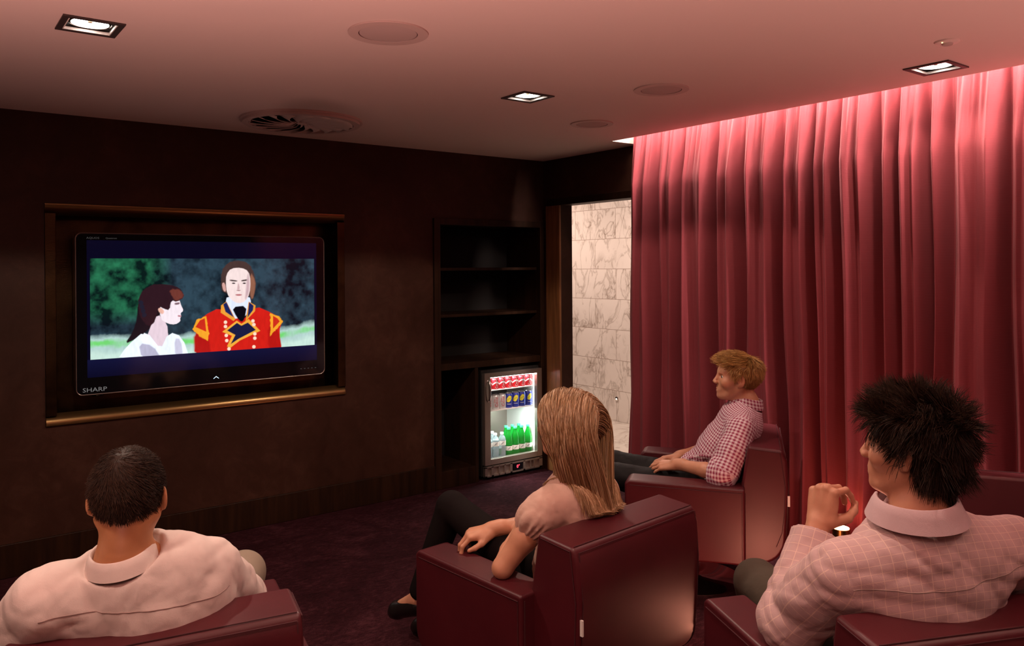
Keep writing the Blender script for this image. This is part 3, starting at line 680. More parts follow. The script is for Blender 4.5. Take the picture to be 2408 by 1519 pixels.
# wall studs in the corridor
emis('stud_glow', (1, .8, .6), 2.0)
for px, py, lb in ((1332, 922, 'left one, at the blonde woman\'s parting'), (1390, 929, 'middle one'), (1451, 938, 'right one, nearest the curtain')):
    p = on_x(px, py, 6.05)
    o = empty('wall_stud_light', (6.05, p[1], p[2]), 0, 'tiny round metal light low on the marble wall, '+lb, 'wall light', 'studs low on the marble wall')
    MB().lathe([(.024, -.001), (.024, -.008), (.016, -.010)], seg=24, axis='x').build('ring', MT['chrome'], o, smooth=True)
    MB().lathe([(.010, -.010), (.008, -.014)], seg=16, axis='x').build('lens', MT['stud_glow'], o, smooth=True)
# ------------------------------------------------------------------ armchairs
def seam(m, pts, r=.0016): m.tube(pts, r, 5)
def arc(cx, cz, rx, rz_, a0, a1, n): return [(cx+rx*math.cos(R_(a0+(a1-a0)*k/n)), cz+rz_*math.sin(R_(a0+(a1-a0)*k/n))) for k in range(n+1)]
def armchair(loc, rz, label):
    o = empty('armchair', loc, rz, label, 'armchair', 'dark red leather swivel armchairs')
    back = [(-.20, .215), (-.235, .5), (-.285, .785), (-.44, .772), (-.462, .72)]+[(-.468, .60), (-.462, .47)]+arc(-.34, .36, .115, .135, 178, 262, 8)+[(-.28, .215)]
    m = MB().prism(back, -.33, .33, 'y'); m.build('backrest', MT['leather'], o, bevel=.014, bseg=4)
    m = MB().box(-.275, .27, -.245, .245, .22, .42); m.build('seat', MT['leather'], o, bevel=.035, bseg=5)
    ap = [(-.268, .225), (-.268, .59), (.285, .60), (.305, .585), (.305, .36)]+arc(.22, .31, .085, .085, 0, -90, 5)
    for s in (1, -1):
        y0, y1 = (.25, .392) if s == 1 else (-.392, -.25)
        MB().prism(ap, y0, y1, 'y').build('armrest', MT['leather'], o, bevel=.02, bseg=4)
    m = MB()
    for s in (1, -1):
        seam(m, [(-.455, s*.315, .757), (-.4695, s*.315, .60), (-.4635, s*.315, .47)]+[(x-.001, s*.315, z) for x, z in arc(-.34, .36, .115, .135, 178, 250, 8)])
        seam(m, [(-.30, s*.3315, .772), (-.43, s*.3315, .76), (-.452, s*.3315, .60), (-.447, s*.3315, .47), (-.437, s*.3315, .38), (-.41, s*.3315, .31)])
        seam(m, [(-.255, s*.3935, .24), (-.255, s*.3935, .57), (.28, s*.3935, .575)])
        seam(m, [(-.2695, s*.268, .24), (-.2695, s*.268, .57)])
        seam(m, [(-.2695, s*.375, .24), (-.2695, s*.375, .57)])
    seam(m, [(-.452, -.315, .757), (-.452, .315, .757)]); seam(m, [(-.435, -.318, .7735), (-.435, .318, .7735)])
    m.build('stitched_seams', MT['stitching'], o)
    MB().box(-.474, -.463, .318, .324, .505, .555).build('fabric_tag', MT['white_tag'], o)
    MB().box(-.2, .18, -.2, .2, .195, .222).build('swivel_plate', MT['black_matt'], o)
    MB().lathe([(.031, .0), (.031, .12), (.033, .121), (.033, .126), (.027, .127), (.027, .2)], seg=28).build('pedestal', MT['chrome'], o, smooth=True)
    MB().lathe([(.25, 0.001), (.25, .008), (.235, .012), (.05, .016), (.04, .02)], seg=64).build('base_disc', MT['chrome'], o, smooth=True, angle=30)
    return o
CH = {'m1': ((.555, 2.445), 79.5), 'w': ((1.93, 2.34), 96), 'b': ((3.316, 2.793), 126.4), 'm2': ((2.248, 1.221), 66), 'e': ((3.30, 1.24), 212)}
LB = {'m1': 'dark red leather armchair at the lower left, under the man in the white shirt', 'w': 'dark red leather armchair in the centre with its back to us, under the blonde woman',
      'b': 'dark red leather armchair seen from the side by the curtain, under the blond man', 'm2': 'dark red leather armchair at the lower right corner, under the dark-haired man in pink', 'e': 'dark red leather armchair at the right edge, shining and empty beside the curtain'}
CM = {}
for k_, ((x, y), a) in CH.items():
    armchair((x, y, 0), R_(a), LB[k_]); CM[k_] = (np.array([x, y, 0.]), R_(a))
# ------------------------------------------------------------------ floor lamps
emis('uplight_glow', (1, .42, .2), 26)
simple('brass', (.55, .32, .1), .25, 1)
def uplight(loc, label, en, col=(1, .36, .2), h=.16):
    o = empty('floor_uplight', loc, 0, label, 'floor lamp', 'small floor uplights')
    MB().lathe([(.06, .001), (.06, .01), (.045, .014), (.045, h)], seg=28).build('housing', MT['brass'], o, smooth=True)
    MB().lathe([(.04, h-.002), (.04, h+.002), (.03, h+.006)], seg=24).build('lens', MT['uplight_glow'], o, smooth=True)
    L = bpy.data.lights.new('uplight_bulb', 'POINT'); L.energy = en; L.color = col; L.shadow_soft_size = .05
    q = link(bpy.data.objects.new('uplight_bulb', L)); q.location = (loc[0], loc[1], h+.05)
    return o
# ------------------------------------------------------------------ lights
def spot(p, en, size=146, blend=.12, col=(1, .78, .62), r=.05, tgt=None):
    L = bpy.data.lights.new('downlight_beam', 'SPOT'); L.energy = en; L.spot_size = R_(size); L.spot_blend = blend; L.color = col; L.shadow_soft_size = r
    q = link(bpy.data.objects.new('downlight_beam', L)); q.location = (p[0], p[1], CZ-.012); return q
for (p, rz), en in zip(spots, (62, 66, 17)): spot(p, en, 138)
for (p, rz), en in zip(extra, (46, 64, 24, 54)): spot(p, en, 116, .5)  # the added unseen spots, lighting the sitters from above and behind
# cove light strip
m = MB(); m.box(4.15, 4.17, -1.9, 3.9, 2.70, 2.72)
cs = m.build('cove_light_strip', MT['cove_glow']); tag(cs, 'bright white light strip hidden in the ceiling slot above the curtain', 'light strip')
L = bpy.data.lights.new('cove_light', 'AREA'); L.shape = 'RECTANGLE'; L.size = 5.6; L.size_y = .05; L.energy = 220; L.color = (1, .78, .68)
q = link(bpy.data.objects.new('cove_light', L)); q.location = (3.945, 1.05, 2.86); q.rotation_euler = (0, R_(0), R_(90))
# corridor light
for y in (5.2, 7.0):
    L = bpy.data.lights.new('corridor_light', 'AREA'); L.size = .5; L.energy = 42; L.color = (1, .77, .65)
    q = link(bpy.data.objects.new('corridor_light', L)); q.location = (5.0, y, 2.7)
w = bpy.data.worlds.new('world'); scn.world = w; w.use_nodes = True
w.node_tree.nodes['Background'].inputs[0].default_value = (1, .50, .44, 1); w.node_tree.nodes['Background'].inputs[1].default_value = .02
for lx, ly, en, lb in ((3.1, -.6, 185, 'added brass uplight out of view on the curtain side, brightening the ceiling'), (-.5, .8, 550, 'added brass uplight out of view on the television side, brightening the ceiling')):  # unseen uplights added to brighten the ceiling
    o = uplight((lx, ly, 0), lb, 2)
    L = bpy.data.lights.new('ceiling_fill_beam', 'SPOT'); L.energy = en; L.color = (1, .50, .42); L.spot_size = R_(136); L.spot_blend = .9; L.shadow_soft_size = .05
    q = link(bpy.data.objects.new('ceiling_fill_beam', L)); q.location = (lx, ly, .25); q.rotation_euler = (math.pi, 0, 0)
uplight((2.76, 1.93, 0), 'small brass uplight on the carpet between the centre and the curtain-side armchairs', 13, (1, .34, .22), .05)
uplight((3.865, 2.27, 0), 'small brass uplight by the foot of the curtain, glowing white-orange', .8, h=.285)
# ================================================================== signed-distance modelling of soft bodies
def A(*p): return np.array(p, np.float64)
def nrm(v): v = np.asarray(v, float); return v/(np.linalg.norm(v)+1e-12)
class Prim: pass
def cap(a, b, ra, rb):
    p = Prim(); a = np.asarray(a, float); b = np.asarray(b, float); ba = b-a; L2 = float(ba@ba)+1e-12
    p.c = (a+b)/2; p.r = np.sqrt(L2)/2+max(ra, rb)
    def f(P):
        w = P-a; t = np.clip((w@ba)/L2, 0, 1); d = w-t[:, None]*ba
        return np.sqrt((d*d).sum(1))-(ra+(rb-ra)*t)
    p.f = f; return p
def ell(c, r, Rm=None):
    """ellipsoid; Rm rows are its axes"""
    p = Prim(); c = np.asarray(c, float); r = np.asarray(r, float); Rm = np.eye(3) if Rm is None else np.asarray(Rm, float)
    p.c = c; p.r = float(r.max())
    def f(P):
        q = (P-c)@Rm.T; k0 = np.sqrt(((q/r)**2).sum(1)); k1 = np.sqrt(((q/(r*r))**2).sum(1))+1e-9
        return np.where(k0 < .15, (k0-1)*r.min(), k0*(k0-1)/k1)
    p.f = f; return p
def rbox(c, h, rd, Rm=None):
    p = Prim(); c = np.asarray(c, float); h = np.asarray(h, float)-rd; Rm = np.eye(3) if Rm is None else np.asarray(Rm, float)
    p.c = c; p.r = float(np.linalg.norm(h)+rd)
    def f(P):
        q = np.abs((P-c)@Rm.T)-h
        return np.sqrt((np.maximum(q, 0)**2).sum(1))+np.minimum(q.max(1), 0)-rd
    p.f = f; return p
def smin(a, b, k):
    if k <= 0: return np.minimum(a, b)
    h = np.maximum(k-np.abs(a-b), 0)/k; return np.minimum(a, b)-h*h*k*.25
def smax(a, b, k): return -smin(-a, -b, k)
def ev(ops, P, post=None, cen=None, rad=None):
    """ops: list of (sign, prim, k). With cen/rad (block sphere) far primitives are skipped"""
    v = np.full(len(P), 1.0)
    for sg, pr, k in ops:
        if sg > 0: v = smin(v, pr.f(P), k)
        else: v = smax(v, -pr.f(P), k)
    return post(P, v) if post else v
def nets(ops, lo, hi, h, post=None, B=8):
    lo = np.asarray(lo, float); hi = np.asarray(hi, float)
    nb = np.maximum(np.ceil((hi-lo)/h/B).astype(int), 1); n = nb*B
    bi = np.stack(np.meshgrid(*[np.arange(k) for k in nb], indexing='ij'), -1).reshape(-1, 3)
    bc = lo+(bi*B+(B-1)/2)*h; br = math.sqrt(3)*(B+1)*h/2
    vals = np.full(len(bc), 1.0); near = []
    for sg, pr, k in ops:
        d = np.linalg.norm(bc-pr.c, axis=1)-pr.r; near.append(d < br*2.2+k+.02)
    cv = ev(ops, bc, post)
    act = np.abs(cv) < br*1.35+.012
    G = np.repeat(np.repeat(np.repeat(np.where(cv < 0, -1., 1.).astype(np.float32).reshape(nb), B, 0), B, 1), B, 2)
    off = np.stack(np.meshgrid(*[np.arange(B)]*3, indexing='ij'), -1).reshape(-1, 3)
    idx = np.nonzero(act)[0]
    # group active blocks by which primitives touch them, in chunks along a sorted order
    if len(idx) == 0: return np.zeros((0, 3)), np.zeros((0, 4), int)
    nearM = np.stack(near, 1)
    key = (bi[idx]//3)@np.array([10000, 100, 1]); order = idx[np.argsort(key, kind='stable')]; ks = np.sort(key)
    cuts = np.nonzero(np.diff(ks))[0]+1
    for grp in np.split(order, cuts):
        sub = nearM[grp].any(0); o2 = [op for op, s in zip(ops, sub) if s]
        gi = (bi[grp][:, None, :]*B+off[None]).reshape(-1, 3)
        v = ev(o2, lo+gi*h, post)
        G[gi[:, 0], gi[:, 1], gi[:, 2]] = v
    S = G < 0
    cnt = np.zeros([k-1 for k in n], np.uint8)
    cor = [(i, j, k) for i in (0, 1) for j in (0, 1) for k in (0, 1)]
    for i, j, k in cor: cnt += S[i:n[0]-1+i, j:n[1]-1+j, k:n[2]-1+k]
    ci = np.argwhere((cnt > 0) & (cnt < 8))
    if len(ci) == 0: return np.zeros((0, 3)), np.zeros((0, 4), int)
    cvs = np.stack([G[ci[:, 0]+i, ci[:, 1]+j, ci[:, 2]+k] for i, j, k in cor], 1)
    acc = np.zeros((len(ci), 3)); num = np.zeros(len(ci)); cc = np.array(cor, float)
    for a in range(8):
        for b in range(a+1, 8):
            if np.abs(cc[a]-cc[b]).sum() != 1: continue
            m_ = (cvs[:, a] < 0) != (cvs[:, b] < 0)
            t = cvs[m_, a]/(cvs[m_, a]-cvs[m_, b]); acc[m_] += cc[a]+(cc[b]-cc[a])*t[:, None]; num[m_] += 1
    V = lo+(ci+acc/num[:, None])*h
    IM = np.full(cnt.shape, -1, np.int32); IM[ci[:, 0], ci[:, 1], ci[:, 2]] = np.arange(len(ci))
    Fs = []
    for ax in range(3):
        sl0 = [slice(None)]*3; sl1 = [slice(None)]*3; sl0[ax] = slice(0, n[ax]-1); sl1[ax] = slice(1, n[ax])
        D = S[tuple(sl0)] != S[tuple(sl1)]; e = np.argwhere(D)
        b_, c_ = (ax+1) % 3, (ax+2) % 3
        ok = (e[:, b_] > 0) & (e[:, c_] > 0) & (e[:, b_] < n[b_]-1) & (e[:, c_] < n[c_]-1); e = e[ok]
        ub = np.zeros(3, int); ub[b_] = 1; uc = np.zeros(3, int); uc[c_] = 1
        q = [e-ub-uc, e-uc, e, e-ub]; Q = np.stack([IM[x[:, 0], x[:, 1], x[:, 2]] for x in q], 1)
        flip = ~S[e[:, 0], e[:, 1], e[:, 2]]
        Q[flip] = Q[flip][:, ::-1]; Fs.append(Q[(Q >= 0).all(1)])
    return V, np.concatenate(Fs)
def sdf_mesh(ops, regions, post=None):
    """regions: coarse first, each later finer box replaces what lies inside it"""
    Vs, Fl, b = [], [], 0
    for i, (lo, hi, h) in enumerate(regions):
        V, Q = nets(ops, lo, hi, h, post)
        for lo2, hi2, h2 in regions[i+1:]:
            if len(Q) == 0: break
            c = V[Q].mean(1); ins = ((c > np.asarray(lo2)+1.5*h2+.001) & (c < np.asarray(hi2)-1.5*h2-.001)).all(1); Q = Q[~ins]
        Vs.append(V); Fl.append(Q+b); b += len(V)
    V = np.concatenate(Vs); Q = np.concatenate(Fl)
    us = np.unique(Q); mp = np.full(len(V), -1); mp[us] = np.arange(len(us)); return V[us], mp[Q]
def raw_mesh(name, V, Q, mats, parent=None, attrs=None, mi=None, origin=None, smooth=True):
    me = bpy.data.meshes.new(name); o0 = np.zeros(3) if origin is None else np.asarray(origin, float)
    V = np.asarray(V)-o0; Q = np.asarray(Q); k = Q.shape[1]
    me.vertices.add(len(V)); me.vertices.foreach_set('co', V.astype(np.float32).ravel())
    me.loops.add(Q.size); me.loops.foreach_set('vertex_index', Q.astype(np.int32).ravel())
    me.polygons.add(len(Q)); me.polygons.foreach_set('loop_start', np.arange(0, Q.size, k, dtype=np.int32))
    me.update(); me.validate()
    if smooth: me.polygons.foreach_set('use_smooth', np.ones(len(me.polygons), bool))
    for m_ in (mats if isinstance(mats, (list, tuple)) else [mats]): me.materials.append(m_)
    if mi is not None: me.polygons.foreach_set('material_index', np.asarray(mi, np.int32))
    for nm, arr in (attrs or {}).items():
        if arr.ndim == 2:
            a = me.attributes.new(nm, 'FLOAT_VECTOR', 'POINT'); a.data.foreach_set('vector', arr.astype(np.float32).ravel())
        else:
            a = me.attributes.new(nm, 'FLOAT', 'POINT'); a.data.foreach_set('value', arr.astype(np.float32).ravel())
    o = bpy.data.objects.new(name, me); link(o); setpar(o, parent); return o
def bounds(ops, pad=.03):
    lo = np.min([p.c-p.r for s, p, k in ops if s > 0], 0)-pad; hi = np.max([p.c+p.r for s, p, k in ops if s > 0], 0)+pad; return lo, hi
def fold(P, seed, fr, amp, an=(1, 1, 1), sharp=1.6):
    r = np.random.default_rng(seed); Q = P*np.array(an)*fr; out = 0; 
    for o in range(3):
        d1 = nrm(r.normal(size=3)*np.array([1, 1, 1])); d2 = nrm(r.normal(size=3)); d3 = nrm(r.normal(size=3))
        x = Q@d1+1.3*np.sin(Q@d2*.9+r.random()*6)+.7*np.sin(Q@d3*2.1+r.random()*6)
        out = out+(np.abs(np.sin(x))**sharp-.4)/(1+o*.7)
        Q = Q*1.7
    return out*amp
# ------------------------------------------------------------------ anatomy
class Frame:
    """origin + axes (x forward, y left, z up)"""
    def __init__(s, o, yaw, pitch=0, roll=0, sc=1.0):
        cy, sy = math.cos(yaw), math.sin(yaw)
        Rz = np.array([[cy, -sy, 0], [sy, cy, 0], [0, 0, 1]]); cp, sp = math.cos(pitch), math.sin(pitch)
        Ry = np.array([[cp, 0, -sp], [0, 1, 0], [sp, 0, cp]])      # + pitch = looks up
        cr, sr = math.cos(roll), math.sin(roll); Rx = np.array([[1, 0, 0], [0, cr, -sr], [0, sr, cr]])
        s.R = Rz@Ry@Rx; s.o = np.asarray(o, float); s.s = sc
    def w(s, *p): return s.o+s.R@(np.asarray(p, float)*s.s)
    def d(s, *p): return s.R@np.asarray(p, float)
    def loc(s, P): return ((P-s.o)@s.R)/s.s
def head_ops(F_, female=False):
    s = F_.s; w = F_.w; Rm = F_.R.T
    E = lambda c, r, k=.02, sg=1, rot=None: (sg, ell(w(*c), np.array(r)*s, Rm if rot is None else rot@Rm), k*s)
    C_ = lambda a, b, ra, rb, k=.012, sg=1: (sg, cap(w(*a), w(*b), ra*s, rb*s), k*s)
    jw = .9 if female else 1
    ops = [E((-.014, 0, .035), (.097, .076, .087)), E((.022, 0, .02), (.072, .068, .085), .03), E((.030, 0, -.045), (.058, .052*jw, .070), .03),
           C_((-.012, .058*jw, -.045), (.052, .026, -.094), .016, .014, .03), C_((-.012, -.058*jw, -.045), (.052, -.026, -.094), .016, .014, .03),
           E((.070, 0, -.098), (.022, .024, .018), .02),
           C_((.070, .040, .027), (.084, .012, .026), .010, .009, .02), C_((.070, -.040, .027), (.084, -.012, .026), .010, .009, .02),
           E((.056, .046, -.025), (.026, .020, .020), .03), E((.056, -.046, -.025), (.026, .020, .020), .03),
           E((.070, 0, -.062), (.025, .030, .026), .02),
           E((.098, .033, .004), (.024, .019, .011), .008, -1), E((.098, -.033, .004), (.024, .019, .011), .008, -1),
           C_((.086, 0, .018), (.110, 0, -.027), .0080, .0095, .014), E((.103, .011, -.032), (.011, .007, .008), .006), E((.103, -.011, -.032), (.011, .007, .008), .006),
           C_((.0905, .0, -.0615), (.080, .024, -.067), .0052, .0035, .006), C_((.0905, .0, -.0615), (.080, -.024, -.067), .0052, .0035, .006),
           C_((.0885, .0, -.0735), (.079, .022, -.069), .0060, .0035, .006), C_((.0885, .0, -.0735), (.079, -.022, -.069), .0060, .0035, .006),
           C_((.097, .0, -.0675), (.088, .016, -.0675), .0016, .0012, .003, -1), C_((.097, .0, -.0675), (.088, -.016, -.0675), .0016, .0012, .003, -1)]
    for sg in (1, -1):
        a = R_(-24*sg); rot = np.array([[math.cos(a), math.sin(a), 0], [-math.sin(a), math.cos(a), 0], [0, 0, 1]])
        ops += [E((-.006, .083*sg, -.008), (.018, .006, .031), .006, 1, rot), E((.001, .090*sg, -.003), (.0115, .0065, .020), .003, -1, rot), E((.002, .077*sg, -.032), (.009, .006, .010), .006), E((.006, .079*sg, -.010), (.005, .006, .007), .003), C_((-.008, .0865*sg, .010), (-.009, .087*sg, -.016), .0022, .0022, .003)]
        ops += [C_((.078, .0215*sg, .0095), (.0745, .044*sg, .0085), .0060, .0055, .003), C_((.077, .0215*sg, -.0045), (.0735, .044*sg, -.004), .0050, .0045, .003)]
    return ops
def neck_op(F_, base, r=.058):
    s = F_.s; return [(1, cap(base, F_.w(-.022, 0, -.05), r*1.12*s, r*s), .03)]
def hand_ops(wr, xdir, ndir, side, curls, sc=1.0, thumb=None, spread=1.0):
    """wr wrist, xdir to the fingers, ndir out of the back of the hand; side +1 left hand, -1 right"""
    x = nrm(xdir); z = nrm(np.asarray(ndir)-x*np.dot(ndir, x)); y = np.cross(z, x)   # y points to the left of the hand direction
    th = -side  # palm-down left hand: thumb lies to its right (-y)
    def w(a, b, c): return wr+sc*(x*a+y*(th*b)+z*c)
    K = [(.092, .030, 0), (.097, .010, .003), (.091, -.011, .001), (.081, -.030, -.004)]
    LN = [(.043, .026, .021), (.048, .030, .022), (.044, .028, .022), (.034, .021, .020)]; rd = [.0088, .0092, .0086, .0076]
    ops = [(1, cap(w(-.03, 0, 0), w(.012, 0, -.002), .026*sc, .026*sc), .02), (1, ell(w(.052, .002, -.006), np.array((.056, .040, .0165))*sc, np.stack([x, y, z])), .02)]
    tips = []
    for i, (k, ln, r) in enumerate(zip(K, LN, rd)):
        ops.append((1, cap(w(.02, k[1]*.55, -.001), w(*k), .013*sc, .0112*sc), .010))
        sp = (k[1]/.03)*R_(6)*spread; ang = 0; p = np.array(k)
        c = curls[i]
        for j in range(3):
            ang += R_(c[j]); q = p+ln[j]*np.array([math.cos(ang)*math.cos(sp), math.sin(sp), -math.sin(ang)])
            ops.append((1, cap(w(*p), w(*q), r*(1-.07*j)*sc*(1.03 if j == 0 else 1), r*(.95-.09*j)*sc), .004 if j else .006)); p = q
        tips.append(w(*p))
    t = thumb or [(.022, .026, -.010), (.055, .050, -.022), (.083, .056, -.030), (.106, .054, -.036)]
    ops += [(1, cap(w(*t[0]), w(*t[1]), .0165*sc, .0125*sc), .014), (1, cap(w(*t[1]), w(*t[2]), .0112*sc, .0102*sc), .005), (1, cap(w(*t[2]), w(*t[3]), .0100*sc, .0078*sc), .004)]
    return ops
def person_ops(J, Fh, s=1.0, female=False):
    """skin body: joints dict in world coordinates"""
    up = nrm(J['neck']-J['pel']); lf = nrm(J['shL']-J['shR']); fw = nrm(np.cross(lf, up)); Rm = np.stack([fw, lf, up])
    ops = [(1, cap(J['hipL'], J['hipR'], .100*s, .100*s), .04), (1, ell((J['pel']*.55+J['chest']*.45), np.array((.078, .115, .16))*s, Rm), .06),
           (1, ell(J['chest'], np.array((.105, .155, .19))*s, Rm), .08), (1, cap(J['shL']*.75+J['shR']*.25, J['shR']*.75+J['shL']*.25, .052*s, .052*s), .04),
           (1, cap(J['neck']-up*.05, J['neck'], .075*s, .062*s), .05)]
    for q in 'LR':
        sh, el, wr_ = J['sh'+q], J['el'+q], J['wr'+q]; a = 1.04 if female else 1
        ops += [(1, cap(sh, sh*.5+el*.5, .052*s*a, .046*s*a), .04), (1, cap(sh*.5+el*.5, el, .046*s*a, .036*s*a), .02), (1, cap(el, el*.62+wr_*.38, .037*s*a, .038*s*a), .012), (1, cap(el*.62+wr_*.38, wr_, .038*s*a, .0255*s*a), .012)]
        hp, kn, an, toe = J['hip'+q], J['kn'+q], J['an'+q], J['to'+q]
        ops += [(1, cap(hp, kn, .078*s, .052*s), .04), (1, cap(kn, kn*.65+an*.35, .052*s, .050*s), .02), (1, cap(kn*.65+an*.35, an, .050*s, .034*s), .02), (1, cap(an, toe, .036*s, .026*s), .02)]
    return ops+neck_op(Fh, J['neck'])+head_ops(Fh, female)
def shirt_ops(J, s=1.0, slv=1.0, r0=.0, sleeve_r=(.066, .060, .050, .040), cuffs=('L', 'R'), hem=.0, slope=.0, trap=.012):
    up = nrm(J['neck']-J['pel']); lf = nrm(J['shL']-J['shR']); fw = nrm(np.cross(lf, up)); Rm = np.stack([fw, lf, up])
    ops = [(1, cap(J['pel']+lf*.07*s, J['pel']-lf*.07*s, .118*s+r0, .118*s+r0), .03), (1, ell((J['pel']*.5+J['chest']*.5), np.array((.118, .158, .19))*s+r0, Rm), .08),
           (1, ell(J['chest'], np.array((.122, .178, .195))*s+r0, Rm), .08), (1, cap(J['shL']*.78+J['shR']*.22, J['shR']*.78+J['shL']*.22, .072*s+r0, .072*s+r0), .06),
           (1, cap(J['shL']*.62+J['shR']*.38+up*trap, J['shR']*.62+J['shL']*.38+up*trap, .066*s+r0, .066*s+r0), .06),
           (1, cap(J['neck']-up*.06*s, J['neck']-up*.012*s, .085*s+r0, .066*s+r0), .06)]
    for q in 'LR':
        sh, el, wr_ = J['sh'+q], J['el'+q], J['wr'+q]; a, b, c, d = [v*s+r0 for v in sleeve_r]
        mid = sh*.5+el*.5
        if slv >= 1:
            e2 = el+(wr_-el)*(slv-1)
            ops += [(1, cap(sh, mid, a, (a+b)/2), .05), (1, cap(mid, el, (a+b)/2, b), .03), (1, cap(el, e2, b*.98, c), .03)]
        else:
            ops += [(1, cap(sh, sh+(el-sh)*slv, a, b), .04)]
    return ops
def trouser_ops(J, s=1.0, r0=.014, cut=.93):
    ops = [(1, cap(J['hipL'], J['hipR'], .112*s+r0, .112*s+r0), .04), (1, cap(J['pel'], J['pel']+nrm(J['chest']-J['pel'])*.05, .12*s+r0, .115*s+r0), .06)]
    for q in 'LR':
        hp, kn, an = J['hip'+q], J['kn'+q], J['an'+q]
        ops += [(1, cap(hp, kn, .084*s+r0, .058*s+r0), .04), (1, cap(kn, kn*(1-cut)+an*cut, .059*s+r0, .046*s+r0), .015)]
    return ops
def pattern(V, J, sl=True):
    up = nrm(J['neck']-J['pel']); lf = nrm(J['shL']-J['shR']); fw = nrm(np.cross(lf, up))
    rel_ = V-J['chest']; u = rel_@lf; v = rel_@up; fq = rel_@fw
    if sl == 'cyl':
        rho = np.sqrt((u/.17)**2+(fq/.125)**2); out = np.stack([np.arctan2(u/.17, -fq/.125)*.155, v+(1-rho)*.13, np.zeros(len(V))], 1)
    else: out = np.stack([u, v+fq, np.zeros(len(V))], 1)
    best = np.abs(np.abs(u)) - .0
    side = np.where(u > 0, 'L', 'R')
    hw = np.linalg.norm(J['shL']-J['shR'])/2
    for q, sg in (('L', 1), ('R', -1)):
        sh, el, wr_ = J['sh'+q], J['el'+q], J['wr'+q]
        dT = np.abs(u)-hw*.98
        segs = [(sh, el, 0.0), (el, wr_, np.linalg.norm(el-sh))]; D = []; UV = []
        for a, b, l0 in segs:
            ax = nrm(b-a); w = V-a; t = w@ax; L_ = np.linalg.norm(b-a); tc = np.clip(t, 0, L_); dd = np.linalg.norm(w-tc[:, None]*ax, axis=1)
            e1 = nrm(np.cross(ax, up+.01)); e2 = np.cross(ax, e1); ang = np.arctan2(w@e2, w@e1)
            D.append(dd); UV.append(np.stack([ang*.055, l0+t, np.ones(len(V))], 1))
        D = np.stack(D, 1); k = D.argmin(1); uvs = np.where((k == 0)[:, None], UV[0], UV[1])
        # sleeve if close to an arm bone and outside the shoulder seam (or clearly in front of the torso)
        shp = (V-sh)@nrm(el-sh)
        isl = (D.min(1) < .10) & (((u*sg > hw-.012) & (shp > -.04)) | (shp > .09)) 
        tors = np.linalg.norm(np.stack([(V-J['chest'])@fw/.13, u/.19, np.clip((V-(J['chest']*.6+J['pel']*.4))@up, -9, 9)/.32], 1), axis=1)
        isl &= (D.min(1) < tors*.16)
        out[isl] = uvs[isl]; out[isl, 2] = sg
    return out
# ------------------------------------------------------------------ hair strands
def grad(ops, P, e=.002):
    g = np.stack([ev(ops, P+np.eye(3)[i]*e)-ev(ops, P-np.eye(3)[i]*e) for i in range(3)], 1); return g/(np.linalg.norm(g, axis=1, keepdims=True)+1e-9)
def ribbons(paths, r0, r1, seed=0, flat=False):
    """paths (N,K,3) -> triangular tubes"""
    N, K, _ = paths.shape; T = np.gradient(paths, axis=1); T /= np.linalg.norm(T, axis=2, keepdims=True)+1e-9
    r = np.random.default_rng(seed); h = r.normal(size=(N, 1, 3)); n1 = np.cross(T, h); n1 /= np.linalg.norm(n1, axis=2, keepdims=True)+1e-9; n2 = np.cross(T, n1)
    rad = (r0*(1-np.linspace(0, 1, K)**3)+r1*np.linspace(0, 1, K)**3)[None, :, None]
    V = np.stack([paths+rad*(math.cos(a)*n1+math.sin(a)*n2) for a in (0, 2.094, 4.189)], 2)   # N,K,3(side),3
    base = (np.arange(N)*K*3)[:, None, None]; kk = (np.arange(K-1)*3)[None, :, None]; sd = np.arange(3)[None, None]
    a = base+kk+sd; b = base+kk+(sd+1) % 3; Q = np.stack([a, b, b+3, a+3], -1).reshape(-1, 4)
    rnd = np.repeat(r.random(N), K*3)
    return V.reshape(-1, 3), Q, rnd
